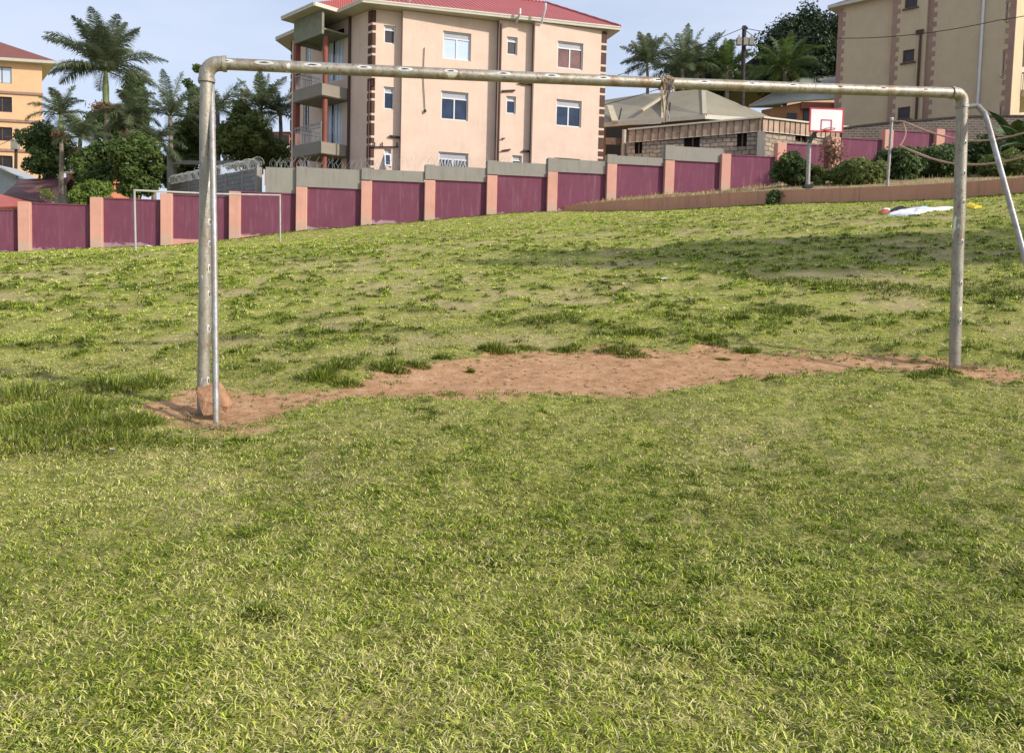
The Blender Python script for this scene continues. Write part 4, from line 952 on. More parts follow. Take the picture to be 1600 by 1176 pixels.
for i in range(5):
    p, q = E[i], E[(i+1) % 5]; b2.bar(v3(p, zE+.09), v3(q, zE+.09), .05, .10)
    b2.tube([v3(p, zE+.13), v3(q, zE+.13)], .075, 8)
b2.build('gutter', M['fascia'], ro)
b2 = MB()
for p, q in ((e[0], r1), (e[1], r2), (r1, r2)): b2.tube([p+Vector((0, 0, .04)), q+Vector((0, 0, .04))], .10, 8)
b2.build('ridge_cap', tile, ro)
# bay roof
F = [bp(-.15, BD+OV), bp(BL+.35, BD+OV), bp(BL+.35, -.3), bp(-.15, -.3)]
f4 = [v3(p, zE+.17) for p in F]; ap = v3(bp(BL*.45, -.9), zE+1.35); ap2 = v3(bp(-.15, -.9), zE+1.35)
rf = MB(); rf.face([f4[1], f4[0], ap2, ap]); rf.face([f4[2], f4[1], ap]); rf.face([f4[0], f4[3], ap2])
rb_ = rf.build('roof', tile, apt)
b2 = MB(); b2.face([v3(p, zE+.012) for p in F]); b2.build('soffit', M['fascia'], apt)
b2 = MB()
for i in (0, 1): p, q = F[i], F[i+1]; b2.bar(v3(p, zE+.10), v3(q, zE+.10), .05, .10); b2.tube([v3(p, zE+.14), v3(q, zE+.14)], .075, 8)
b2.bar(v3(F[3], zE+.10), v3(F[0], zE+.10), .05, .10); b2.build('gutter', M['fascia'], rb_)
# gutter outlets
for px, k in ((630, 0), (806, 2), (845, 3)):
    a = fp(k, px+10 if px == 630 else px, 2 if px == 630 else (28 if px == 806 else 20), .75); c = fp(k, px, 18 if px == 630 else (37 if px == 806 else 38), .1)
    dpipe([a+Vector((0, 0, .25)), a, c], .06, 'gutter_outlet', 'white')
# small pole aerials
# ---------------- yellow block on the right
yC = Vector((25.9*46/41, 46.0)); u1 = Vector((.7071, -.7071)); ZYT = P(1305, 6, 51).z+.55; ZYB = 6.6
yb_ = empty('tan_apartment_block', (yC.x, yC.y, ZYB), 'tall tan plastered block with toothed pink corner quoins and dark small windows', 'building')
lenF = -hit(1306.5, 100, yC, u1)[0]
for s in range(400):
    p = yC-u1*s*.05
    break
OY = yC-u1*lenF
def yh(px, py, d=0): O = OY+Vector((-.7071, -.7071))*d; return hit(px, py, O, u1)
b = MB(); nY = Vector((u1.y, -u1.x))
s1, s2 = yh(1392, 100)[0], yh(1446, 100)[0]
ops = []
for (x0, x1, y0, y1) in ((1414.5, 1433, -8, 12.5), (1411, 1428, 78, 97.5), (1403, 1421.5, 167.5, 186.5)):
    a, z1 = yh(x0, y0, .2); c, z0 = yh(x1, y1, .2); z1 = yh((x0+x1)/2, y0, .2)[1]; z0 = yh((x0+x1)/2, y1, .2)[1]; ops.append((a, c, z0, z1))
OY2 = OY+nY*.2
wallface(b, OY, u1, 0, s1, ZYB, ZYT, [], .1); wallface(b, OY2, u1, s1, s2, ZYB, ZYT, ops, .12); wallface(b, OY, u1, s2, lenF, ZYB, ZYT, [], .1)
for s in (s1, s2):
    p = OY+u1*s; q = p+nY*.2; b.face([(p.x, p.y, ZYB), (q.x, q.y, ZYB), (q.x, q.y, ZYT), (p.x, p.y, ZYT)])
u2 = Vector((.7071, .7071)); yE = yC+u2*2.1
sops2 = []
for py0, py1 in ((-5, 28), (78, 122), (165, 200)):
    a = hit(1565.5, 100, yC, u2)[0]; c = hit(1571, 100, yC, u2)[0]; z1 = hit(1568, py0, yC, u2)[1]; z0 = hit(1568, py1, yC, u2)[1]; sops2.append((a, c, z0, z1))
wallface(b, yC, u2, 0, 2.1, ZYB, ZYT, sops2, .1)
yF = yE-u1*1.5; yG = yF+u2*12                                   # recess behind the balconies
for p, q in ((yE, yF), (yF, yG), (yG, OY+u2*12), (OY+u2*12, OY)): b.face([(p.x, p.y, ZYB), (q.x, q.y, ZYB), (q.x, q.y, ZYT), (p.x, p.y, ZYT)])
b.build('wall', M['yellow'], yb_)
for o_ in ops: window(OY2, u1, *o_, .12, yb_, 'plain', 'glassk', 'wood', sill=True)
for o_ in sops2: window(yC, u2, *o_, .1, yb_, 'plain', 'glassk', 'wood')
def toothed(O, u, s_in, s_edge, m='quoinp', name='corner_quoin'):  # serrated strip between a straight side and a toothed one
    b = MB(); z = ZYB; i = 0
    while z < ZYT-.1:
        e_ = s_edge+(s_edge-s_in)*(.55 if i % 2 else -.05); lo, hi = sorted((s_in, e_)); c = O+u*(lo+hi)/2+Vector((u.y, -u.x))*.006
        b.box((c.x, c.y, z+.15), ((hi-lo)/2, .016, .1499), u); z += .3; i += 1
    b.build(name, M[m], yb_)
toothed(OY, u1, 0.02, .32); toothed(OY2, u1, s1+.02, s1+.32); toothed(OY, u1, s2+.02, s2+.34); toothed(OY, u1, lenF-.02, lenF-.33)
def yp(px, y0, y1, r, m, d=.1, nm='drainpipe'):
    O = OY+nY*d; s, z0 = hit(px, y0, O, u1); p = O+u1*s; z1 = hit(px, y1, O, u1)[1]; b = MB(); b.tube([(p.x, p.y, z0), (p.x, p.y, z1)], r, 10); b.build(nm, M[m], yb_, True)
yp(1537.5, -6, 163, .075, 'white'); yp(1439, 50, 190, .07, 'quoin', .3); yp(1435, 60, 190, .035, 'yellow', .3)
b = MB(); O = OY+nY*.3; s, z = hit(1437, 50, O, u1); p = O+u1*s; b.box((p.x, p.y, z), (.22, .06, .12), u1); b.build('vent_hood', M['quoin'], yb_)
# eave
b = MB(); ze = ZYT
q = [OY-u1*.6+nY*.45, yC+u1*.5+nY*.45, yC+u1*.5+u2*12.5, OY-u1*.6+u2*12.5]; b.prism([(p.x, p.y) for p in q], ze, ze+.2); b.build('eave', M['fascia'], yb_)
b = MB(); zz = ze+.2; rp = sum(q, Vector((0, 0)))/4
for i in range(4): b.face([v3(q[i], zz), v3(q[(i+1) % 4], zz), v3(rp, zz+3)])
b.build('roof', mat('brown_sheet', (.12, .06, .045), .6), yb_)
# balconies on the right face
M['greywall'] = wallmat('weathered_white_wall', (.42, .42, .42), (.22, .22, .22), .5)
b = MB(); p0_, p1_ = yF+u1*.02, yF+u2*7
b.box(((p0_.x+p1_.x)/2, (p0_.y+p1_.y)/2, (ZYB+ZYT)/2), ((p1_-p0_).length/2, .03, (ZYT-ZYB)/2-.01), u2); b.build('recess_wall', M['greywall'], yb_)
for py in (-8, 78, 153):
    c = yE+u2*2.3; zt = P(1588, py, 49.5).z
    b = MB(); b.prism([tuple(v) for v in (yE-u1*1.4+u2*.05, yE+u1*.45+u2*.05, yE+u1*.45+u2*5, yE-u1*1.4+u2*5)], zt-.42, zt); bo = b.build('balcony', M['yellow'] if py == 153 else M['greywall'], yb_)
    b = MB(); pa, pb = yE+u1*.4+u2*.08, yE+u1*.4+u2*4.9
    for i in range(36): c = pa.lerp(pb, i/35); b.bar(v3(c, zt), v3(c, zt+1.0), .012)
    b.bar(v3(pa, zt+1.0), v3(pb, zt+1.0), .03); b.bar(v3(pa, zt+.12), v3(pb, zt+.12), .02)
    pa, pb = yE+u2*.08-u1*.02, yE+u1*.4+u2*.08
    for i in range(5): c = pa.lerp(pb, i/4); b.bar(v3(c, zt), v3(c, zt+1.0), .012)
    b.bar(v3(pa, zt+1.0), v3(pb, zt+1.0), .03); b.build('railing', M['wire'], bo)
# ---------------- dark brick wall in front of it
bw = empty('brick_wall', (19.5, 44.3, 6), 'dark weathered brick wall between the pink wall and the tan block', 'wall')
pts = [(1315, 200, 45.0), (1345, 196, 44.9), (1400, 190, 44.6), (1450, 186.5, 44.4), (1500, 182, 44.2), (1560, 181, 44.0), (1640, 181, 43.8), (1760, 183, 43.5)]
b = MB(); bc_ = MB()
for i in range(len(pts)-1):
    p, q = P(*pts[i]), P(*pts[i+1]); zl = 5.2; uu = Vector((q.x-p.x, q.y-p.y)).normalized(); nn = Vector((uu.y, -uu.x))*.12
    for sg in (1, -1):
        f_ = [(p.x+nn.x*sg, p.y+nn.y*sg, zl), (q.x+nn.x*sg, q.y+nn.y*sg, zl), (q.x+nn.x*sg, q.y+nn.y*sg, q.z-.08), (p.x+nn.x*sg, p.y+nn.y*sg, p.z-.08)]; b.face(f_ if sg > 0 else f_[::-1])
    a1_, b1_ = p-Vector((0, 0, .04)), q-Vector((0, 0, .04)); bc_.bar(a1_, b1_, .17, .05)
b.build('brickwork', M['brickd'], bw); bc_.build('coping', mat('dark_coping', (.07, .06, .055), .9, .25, 3), bw)
# ---------------- orange block far left
oC = P(66.5, 200, 78); uo = Vector((.94, -.34)); ZOT = P(67, 101, 78).z; ZOB = P(67, 300, 78).z-4
ob = empty('orange_apartment_block', (oC.x, oC.y, ZOB), 'orange four storey block with brown hipped roof at the left edge', 'building')
uo = Vector((.985, .17)); OO = Vector((oC.x, oC.y))-uo*17
b = MB(); ops = []
for (x0, x1, y0, y1) in ((-14, 18.5, 104, 130), (-14, 19, 151, 175), (-14, 19.5, 198.5, 220), (-14, 20, 243, 265), (-60, -30, 104, 130), (-60, -30, 151, 175), (-60, -30, 198.5, 220)):
    a = hit(x0, (y0+y1)/2, OO, uo)[0]; c = hit(x1, (y0+y1)/2, OO, uo)[0]; z1 = hit((x0+x1)/2, y0, OO, uo)[1]; z0 = hit((x0+x1)/2, y1, OO, uo)[1]; ops.append((a, c, z0, z1))
wallface(b, OO, uo, 0, 17, ZOB, ZOT, ops, .2)
no = Vector((-.61, .79)); cs = [OO+uo*17, OO+uo*17+no*12, OO+no*12, OO]
for i in range(3): p, q = cs[i], cs[i+1]; b.face([v3(p, ZOB), v3(q, ZOB), v3(q, ZOT), v3(p, ZOT)])
b.build('wall', M['orange'], ob)
for o_ in ops: window(OO, uo, *o_, .2, ob, 'plain2', 'skyglass' if o_[3] > 18 else 'glassk', 'wood')
for y in (148, 191.5, 237.5):
    z = hit(67, y, OO, uo)[1]; b = MB(); c = OO+uo*8.5-no*.06; b.box((c.x, c.y, z), (8.55, .08, .12), uo); b.build('string_course', M['quoinp'], ob)
q = [OO-uo*.8-no*.8, OO+uo*18.2-no*.8, OO+uo*18.0+no*12.8, OO-uo*.8+no*12.8]
b = MB(); b.prism([tuple(p) for p in q], ZOT, ZOT+.28); b.build('eave', M['fascia'], ob)
b = MB(); rr1, rr2 = v3(OO+uo*6+no*6, ZOT+3.6), v3(OO+uo*12.5+no*6, ZOT+3.6); qq = [v3(p, ZOT+.285) for p in q]
b.face([qq[0], qq[1], rr2, rr1]); b.face([qq[1], qq[2], rr2]); b.face([qq[2], qq[3], rr1, rr2]); b.face([qq[3], qq[0], rr1])
b.build('roof', mat('brown_tile_roof', (.20, .07, .05), .6, .1, 2), ob)
# ---------------- low houses behind the left wall
def sheet(name, quads, m, par, th=.08):
    b = MB()
    for q in quads: b.face(q)
    o = b.build(name, m, par); md = o.modifiers.new('s', 'SOLIDIFY'); md.thickness = th; return o
h1 = empty('low_house', P(60, 315, 52), 'low house with dark maroon gabled sheet roof behind the left wall', 'house')
rg0, rg1 = P(33, 280, 54), P(104, 277, 54); ev0, ev1 = P(2, 306, 49), P(72, 317, 49)
M['maroonroof'] = mat('maroon_sheet_roof', (.13, .055, .055), .6, .12, 1.5)
bk0, bk1 = rg0+Vector((1.5, 5, -2)), rg1+Vector((1.5, 5, -2))
sheet('roof', [[ev0, ev1+Vector((.3, 0, 0)), rg1+Vector((.3, 0, 0)), rg0], [rg0, rg1+Vector((.3, 0, 0)), bk1, bk0]], M['maroonroof'], h1)
b = MB(); dn = Vector((0, 0, -4)); e1 = P(68, 318, 49.5); r1_ = P(103, 281, 54); k1 = P(110, 297, 58)
b.face([e1+dn, r1_+dn, r1_, e1]); b.face([r1_+dn, k1+dn, k1, r1_]); b.face([ev0+dn, e1+dn, e1, ev0+Vector((0, 0, -.1))]); b.build('wall', mat('grey_render', (.34, .32, .27), .9, .12, 1), h1)
h2 = empty('grey_roofed_house', P(5, 300, 56), 'corner of a house with pale grey gable at the left edge behind the wall', 'house')
b = MB(); g_ = [P(-40, 310, 57), P(0, 310, 57), P(25, 290, 57), P(26, 278, 57), P(0, 268.5, 57), P(-40, 250, 57)]; b.face(g_); b.face([p+Vector((0, 5, 0)) for p in g_][::-1])
for i in range(6): b.face([g_[(i+1) % 6], g_[i], g_[i]+Vector((0, 5, 0)), g_[(i+1) % 6]+Vector((0, 5, 0))])
b.build('wall', mat('pale_grey_render', (.36, .38, .40), .8, .08, 1), h2)
b = MB(); b.bar(P(-42, 247, 56.8), P(27, 277, 56.8), .12, .10); b.build('verge', M['olive'], h2)
h3 = empty('red_roofed_shed', P(8, 330, 45), 'small shed with bright red hipped sheet roof at the left edge', 'house')
M['redroof'] = mat('red_sheet_roof', (.42, .10, .08), .5, .1, 2)
a_, b_, c_, d_ = P(-60, 326, 43), P(27, 322, 43), P(-12, 300, 46), P(-60, 300, 46)
sheet('roof', [[a_, b_, c_, d_], [b_, b_+Vector((0, 6, 0)), c_]], M['redroof'], h3)
b = MB(); b.prism([(a_.x+.2, a_.y+.4), (b_.x-.5, b_.y+.4), (b_.x-.5, b_.y+5), (a_.x+.2, a_.y+5)], 1.5, b_.z-.02); b.build('wall', M['orange'], h3)
for (nm, lab, pr, wl, Y) in (('red_roofed_house', 'distant house with red roof showing between the palms', [(100, 232), (112, 222), (148, 221), (160, 236)], [(103, 236), (157, 236), (157, 262), (103, 262)], 66), ('orange_house', 'distant orange house with pale balcony beside the cream block', [(405, 206), (418, 196), (452, 194), (458, 206)], [(414, 206), (456, 206), (456, 240), (414, 240)], 72)):
    ho = empty(nm, P(wl[3][0], wl[3][1], Y), lab, 'house'); b = MB(); a, c, d, e_ = [P(x, y, Y) for x, y in pr]; bk_ = Vector((0, 4, 0))
    b.face([a, e_, d+bk_, c+bk_]); b.face([a+bk_*2, a, c+bk_]); b.face([e_, e_+bk_*2, d+bk_]); b.face([e_+bk_*2, a+bk_*2, c+bk_, d+bk_]); b.build('roof', M['redroof'], ho)
    q = [P(x, y, Y+.3) for x, y in wl]; b = MB(); b.prism([(q[0].x, q[0].y), (q[1].x, q[1].y), (q[1].x, q[1].y+7), (q[0].x, q[0].y+7)], q[2].z-3, q[0].z-.02); wl_o = b.build('wall', mat('salmon_render', (.55, .22, .12), .8, .1, 1), ho)
    b = MB(); m_ = (q[0]+q[1])/2; b.box((m_.x, Y-.2, q[0].z-1.6), ((q[1].x-q[0].x)/2*.9, .5, .35)); b.build('balcony', M['white'], ho)
    b = MB(); b.box((m_.x, Y+.25, q[0].z-.7), ((q[1].x-q[0].x)/2*.8, .06, .4)); b.build('window', M['glassk'], ho)
# chimney like tower
ct = P(380, 175, 90); tpz = P(380, 139.5, 90).z
b = MB(); b.tube([Vector((ct.x, ct.y, ct.z-6)), Vector((ct.x, ct.y, tpz))], .33, 12); b.tube([Vector((ct.x, ct.y, tpz-.3)), Vector((ct.x, ct.y, tpz))], .38, 12)
tag(b.build('chimney', M['cement'], None, True), 'thin grey chimney standing above the trees left of the cream block', 'chimney')
# ---------------- block wall with razor wire going back, plus frame
kwall = empty('block_wall', P(404, 300, 37.5), 'grey block wall running back from the maroon wall with coiled razor wire', 'wall')
e0_, e1_ = P(404, 263, 36.9), P(270, 288, 47); 
uu = Vector((e1_.x-e0_.x, e1_.y-e0_.y)).normalized(); L = math.hypot(e1_.x-e0_.x, e1_.y-e0_.y); nn = Vector((uu.y, -uu.x))
M['blockk'] = brickmat('grey_blocks', (.33, .32, .31), (.26, .25, .25), (.17, .16, .16), .45, .22, .02, math.atan2(uu.y, uu.x))
b = MB()
for sg in (-.1, .1): b.face([(e0_.x+nn.x*sg, e0_.y+nn.y*sg, 1), (e1_.x+nn.x*sg, e1_.y+nn.y*sg, 1), (e1_.x+nn.x*sg, e1_.y+nn.y*sg, e1_.z), (e0_.x+nn.x*sg, e0_.y+nn.y*sg, e0_.z)])
b.face([(e0_.x-nn.x*.1, e0_.y-nn.y*.1, e0_.z), (e0_.x+nn.x*.1, e0_.y+nn.y*.1, e0_.z), (e1_.x+nn.x*.1, e1_.y+nn.y*.1, e1_.z), (e1_.x-nn.x*.1, e1_.y-nn.y*.1, e1_.z)]); b.build('blockwork', M['blockk'], kwall)
for t in (0, .13, .3, .5, .75, 1):
    p = e0_.lerp(e1_, t); b = MB()
    for sg in (1,): b.box((p.x, p.y, (p.z+1)/2+.02), (.12, .13, (p.z-1)/2+.02), uu)
    b.build('pier', M['cement'], kwall)
def coil(pts, r, turns, thick=.012, barbs=True, par=None, nm='razor_wire', lab=None):
    b = MB(); n = turns*14; sp_ = []; L_ = len(pts)-1
    for i in range(n+1):
        t = i/n*L_; k = min(int(t), L_-1); f = t-k; c = pts[k].lerp(pts[k+1], f); d_ = (pts[k+1]-pts[k]).normalized(); s_ = d_.cross(Vector((0, 0, 1))).normalized(); u_ = s_.cross(d_); a = 2*PI*i/14
        rr = r*(1+.12*math.sin(i*.37)); sp_.append(c+s_*math.cos(a)*rr+u_*(math.sin(a)*rr+r*.9))
    b.tube(sp_, thick, 4)
    if barbs:
        for i in range(0, n, 3): c = sp_[i]; v_ = Vector((random.uniform(-1, 1), random.uniform(-1, 1), random.uniform(-1, 1))).normalized(); b.bar(c-v_*.04, c+v_*.04, .006)
    return b.build(nm, M['razor'], par)
coil([e0_, e0_.lerp(e1_, .5), e1_], .27, 60, .008, True, kwall)
z_ = zat(3.6, 262); 
# razor wire along the cement course
pts_ = []
for k in (3.55, 4, 5, 6, 7.3): x, y = wp(k); pts_.append(Vector((x, y+.1, zat(k, 263 if k < 4.9 else (265 if k < 6 else 259)))))
tg = MB()
for i in range(70):
    t = i/69*(len(pts_)-1); k = min(int(t), len(pts_)-2); c = pts_[k].lerp(pts_[k+1], t-k); s_ = .16*random.uniform(.6, 1.2); h_ = random.uniform(.35, .6); a = random.uniform(-.25, .25)
    tg.tube([c+Vector((-s_, 0, 0)), c+Vector((-s_*.9+a, .05, h_*.6)), c+Vector((a, .08, h_)), c+Vector((s_*.9+a*.5, .05, h_*.6)), c+Vector((s_, 0, 0))][:random.choice((3, 4, 5))], .0055, 4)
tg.build('razor_wire', M['razor'], wall)
fr_ = empty('concrete_frame', P(268, 300, 50), 'unfinished grey concrete post with a cross beam behind the left wall', 'frame')
b = MB(); p = P(268.5, 239, 50); b.box((p.x, p.y, (p.z+1)/2), (.22, .22, (p.z-1)/2)); p = P(275, 254, 50); b.box((p.x, p.y-.1, p.z), (.2, .2, .3)); b.build('post', M['cement'], fr_)
b = MB(); b.bar(P(272, 254, 49.7), P(410, 255, 46), .10, .12); b.build('beam', M['cement'], fr_)

# ---------------- olive roofed house in the middle
oh = empty('olive_roofed_house', P(1000, 240, 48), 'bungalow with olive grey hipped sheet roof and brown verandah', 'house')
Yc = 47.5
E0, E1, E2 = P(935, 193.5, 50.5), P(1101, 179.5, Yc), P(1215, 187.5, 51.5); ax = P(1099, 139, 52.5); ax0 = P(1000, 148, 54.5); axl = P(935, 158, 57)
fl = Vector((0, 0, -.12))
sheet('roof', [[E0, E1, ax, ax0, axl], [E1, E2, ax], [E2, E2+Vector((-2, 8, 0)), ax], [axl, ax0, ax, E2+Vector((-2, 8, 0))]], M['olive'], oh, .06)
b = MB(); b.bar(E0+fl, E1+fl, .05, .13); b.bar(E1+fl, E2+fl, .05, .13); b.build('fascia', M['fascia'], oh)
b = MB(); b.bar(E1, ax+Vector((0, 0, .03)), .13, .07)
b.bar(P(1002, 173, 49.9), P(1036, 151, 52.4), .12, .07); b.bar(P(1036, 187, 48.7), P(1037, 151, 52.4), .12, .07); b.bar(P(953, 166, 52.6), P(961, 190, 49.8), .2, .06); b.build('ridge_cap', mat('pale_ridge', (.46, .41, .29), .5, .1, 2), oh)
b = MB(); b.bar(P(967, 187, 49), P(971, 169, 49), .05, .04); b.bar(P(1045, 185, 47.4), P(1047, 160, 47.4), .05, .04); b.build('aerial', M['wire'], oh)
def vwall(b, pa, pb, z0, z1): b.face([(pa.x, pa.y, z0), (pb.x, pb.y, z0), (pb.x, pb.y, z1), (pa.x, pa.y, z1)])
a_, c_, d_ = E0+Vector((0, 1.3, 0)), E1+Vector((0, 1.3, 0)), E2+Vector((-.5, 1.2, 0))
b = MB(); vwall(b, a_, c_, 4, E1.z-.1); vwall(b, c_, d_, 4, E1.z-.1); b.build('wall', mat('brown_render', (.30, .17, .10), .85, .15, 1.5), oh)
b = MB(); p, q = a_-Vector((0, .05, 0)), P(1003, 240, 49.3)
for x0, x1, y0, y1 in ((946, 972, 200, 216), (946, 970, 226, 244), (990, 1003, 216, 240), (1160, 1185, 196, 206)):
    A_, B_ = P(x0, y1, 48.9), P(x1, y0, 48.9); b = MB(); b.box(((A_.x+B_.x)/2, 48.9, (A_.z+B_.z)/2), ((B_.x-A_.x)/2, .05, (B_.z-A_.z)/2)); b.build('opening', M['dark'], oh)
b = MB(); p = P(974, 243, 48); t_ = P(974, 203, 48); b.tube([Vector((p.x, 48, 4)), Vector((p.x, 48, t_.z))], .13, 10); b.build('column', mat('whitewash', (.45, .42, .38), .8), oh)
b = MB(); A_, B_ = P(946, 226, 48.2), P(972, 216, 48.2); b.box(((A_.x+B_.x)/2, 48.2, (A_.z+B_.z)/2), ((B_.x-A_.x)/2, .06, (B_.z-A_.z)/2)); A_, B_ = P(978, 240, 47.8), P(990, 222, 47.8); b.box(((A_.x+B_.x)/2, 47.8, (A_.z+B_.z)/2), ((B_.x-A_.x)/2, .06, (B_.z-A_.z)/2)); b.build('low_partition', M['wood'], oh)
# ---------------- unfinished blockwork annex with a boarded strip
an = empty('unfinished_annex', P(1100, 245, 43.5), 'unfinished rough block annex with a battened board strip round its top', 'building')
aL, aC, aR = P(982, 203, 45.5), P(1190, 184, 43.0), P(1330, 200, 46.5)
def annex(p, q, w_l, par):
    u_ = Vector((q.x-p.x, q.y-p.y)).normalized(); L_ = math.hypot(q.x-p.x, q.y-p.y); O = Vector((p.x, p.y)); ops = []
    for (x0, x1, y0, y1) in w_l: a, z1 = hit(x0, y0, O, u_); c, z0 = hit(x1, y1, O, u_); z0 = hit((x0+x1)/2, y1, O, u_)[1]; z1 = hit((x0+x1)/2, y0, O, u_)[1]; ops.append((a, c, z0, z1))
    b = MB(); zt = min(p.z, q.z)-.08; wallface(b, O, u_, 0, L_, 4, zt, ops, .18); b.build('wall', M['brickp'], par)
    for a, c, z0, z1 in ops:
        b = MB(); n_ = Vector((u_.y, -u_.x)); m_ = O+u_*(a+c)/2-n_*.19; b.box((m_.x, m_.y, (z0+z1)/2), ((c-a)/2+.05, .02, (z1-z0)/2+.05), u_); wo = b.build('window', M['dark'], par)
        b = MB(); m_ = O+u_*(a+(c-a)*.55)-n_*.1; b.box((m_.x, m_.y, (z0+z1)/2), (.035, .03, (z1-z0)/2), u_); b.build('bar', M['wood'], wo)
    # strip
    dv = (q-p); n_ = Vector((u_.y, -u_.x, 0)); k = int(L_/.42); hS = .72
    bs_ = MB(); bs_.obox((p+q)/2+n_*.05-Vector((0, 0, hS/2+.03)), dv/2, n_*.02, Vector((0, 0, hS/2)))
    b = MB(); b.obox((p+q)/2+n_*.08+Vector((0, 0, .0)), dv/2, n_*.10, Vector((0, 0, .045))); b.obox((p+q)/2+n_*.085-Vector((0, 0, hS+.03)), dv/2, n_*.012, Vector((0, 0, .018))); b.build('capping', M['fascia'], par)
    for i in range(k+1):
        c = p.lerp(q, (i+.2*random.random())/(k+.5))+n_*.085; bs_.bar(c-Vector((0, 0, .02)), c-Vector((0, 0, hS+.08)), .022, .018, 1)
    bs_.build('board_strip', [M['board'], M['rust']], par)
annex(aL, aC, [(1069, 1093, 209, 232), (1152, 1166.5, 203.5, 229), (992, 1003, 212, 240)], an)
annex(aC, aR, [(1243, 1262, 207, 222)], an)
b = MB(); b.box((aC.x, aC.y-.02, (aC.z-.78+4)/2), (.2, .2, (aC.z-.78-4)/2), (1, -.2)); b.build('pillar', M['cement'], an)
# ---------------- second house, orange walls
sh = empty('orange_verandah_house', P(1250, 195, 56), 'low orange walled house with pale grey roof right of the utility pole', 'house')
e0_2, e1_2 = P(1172, 166, 57), P(1252, 157, 53.5); e2_2 = P(1400, 150, 55.5); t0, t1 = P(1225, 138, 62), P(1400, 118, 62)
sheet('roof', [[e0_2, e1_2, t1+Vector((-3, 0, .2)), t0], [e1_2, e2_2, t1, t1+Vector((-3, 0, .2))]], mat('pale_olive_roof', (.33, .33, .27), .5, .1, 1), sh)
b = MB(); b.bar(e0_2, t0, .1, .08); b.build('verge', mat('pink_verge', (.55, .35, .30), .6), sh)
b = MB(); p, q, r_ = P(1190, 170, 56.6), P(1250, 163, 54), P(1400, 157, 56.2); vwall(b, p, q, 6, e1_2.z-.05); vwall(b, q, r_, 6, e1_2.z-.05); b.build('wall', mat('orange_brown_render', (.42, .20, .09), .85, .15, 1), sh)
b = MB()
for x0, x1, y0, y1, Y in ((1229, 1244, 177, 190, 54.2), (1255, 1268, 172, 200, 54.0)):
    A_, B_ = P(x0, y1, Y), P(x1, y0, Y); b.box(((A_.x+B_.x)/2, Y, (A_.z+B_.z)/2), ((B_.x-A_.x)/2, .05, (B_.z-A_.z)/2))
b.build('window', M['glassk'], sh)
b = MB(); A_, B_ = P(1251, 175, 53.7), P(1310, 160, 53.7); b.box(((A_.x+B_.x)/2, 53.7, (A_.z+B_.z)/2+.1), ((B_.x-A_.x)/2, .05, .22)); b.build('beam', M['redcol'], sh)
# dark gabled house high behind
dh = empty('dark_gabled_house', P(1185, 140, 74), 'brown gabled house half hidden by palms behind the utility pole', 'house')
g_ = [P(1135, 140, 74), P(1145, 118, 74), P(1193, 84, 74), P(1250, 112, 74), P(1262, 140, 74)]; b = MB(); b.face(g_)
for i in range(4): b.face([g_[i+1], g_[i], g_[i]+Vector((0, 8, 0)), g_[i+1]+Vector((0, 8, 0))])
b.face([g_[0], g_[0]+Vector((0, 8, 0)), g_[4]+Vector((0, 8, 0)), g_[4]]); b.build('wall', mat('dark_brown_render', (.085, .06, .045), .9, .1, .5), dh)
b = MB(); b.bar(P(1136, 124, 73.6), P(1193, 82, 73.6), .15, .15); b.bar(P(1193, 82, 73.6), P(1256, 114, 73.6), .15, .15); b.build('verge', mat('dark_verge', (.05, .04, .035), .8), dh)
h5 = empty('olive_shed', P(1290, 130, 66), 'small grey green roof below the big dark tree', 'house')
sheet('roof', [[P(1228, 133, 66), P(1400, 131, 66), P(1400, 110, 70), P(1258, 117, 70)]], mat('grey_green_roof', (.25, .27, .22), .5, .1, 1), h5)
b = MB(); p, q = P(1232, 134, 66.3), P(1398, 133, 66.3); vwall(b, p, q, 8, p.z); b.build('wall', M['orange'], h5)
# ---------------- utility poles and wires
up = empty('utility_pole', P(1162, 185, 52), 'dark wooden utility pole with fuse boxes beside the olive roof', 'utility pole')
pb_, pt_ = P(1160, 200, 52), P(1163, 41, 52); b = MB(); b.tube([pb_-Vector((0, 0, 4)), pt_], [.17, .14], 12); b.build('pole', mat('dark_pole', (.055, .045, .04), .85, .3, 3), up, True)
b = MB(); c = P(1163, 66, 51.8); b.box(c+Vector((0, 0, .05)), (.55, .06, .06)); b.build('crossarm', M['rust'], up)
for dx in (-.38, .05, .42): b = MB(); b.box(c+Vector((dx, -.1, 0)), (.15, .16, .24)); b.tube([c+Vector((dx, -.1, .24)), c+Vector((dx, -.1, .42))], .05, 8); b.build('fuse_box', M['cement'], up)
for dx in (-.12, .15): b = MB(); b.tube([pt_+Vector((dx, -.1, -.25)), pt_+Vector((dx, -.1, -.08))], .06, 8); b.build('insulator', M['wire'], up)
up2 = empty('utility_pole', P(24, 278, 66), 'thin dark utility pole before the orange block at far left', 'utility pole')
b = MB(); b.tube([P(23, 285, 66)-Vector((0, 0, 3)), P(25.5, 202, 66)], [.15, .11], 10); b.build('pole', M['wire'], up2, True)
b = MB(); b.box(P(24, 226, 65.8), (.28, .2, .4)); b.build('fuse_box', M['cement'], up2); b = MB(); b.box(P(24, 214, 65.8), (.9, .05, .05)); b.build('crossarm', M['rust'], up2)
def wirel(a, c, sag, lab, r=.022):
    n = 24; b = MB(); b.tube([a.lerp(c, i/n)-Vector((0, 0, sag*4*(i/n)*(1-i/n))) for i in range(n+1)], r, 6); tag(b.build('overhead_wire', M['wire'], None), lab, 'wire')
wirel(pt_+Vector((-.1, 0, -.15)), P(600, 205, 60), .9, 'overhead wire sloping down left from the utility pole to behind the cream block')
wirel(pt_+Vector((-.1, 0, -2.2)), P(600, 212, 58), 1.2, 'lower overhead wire from the fuse boxes towards the cream block')
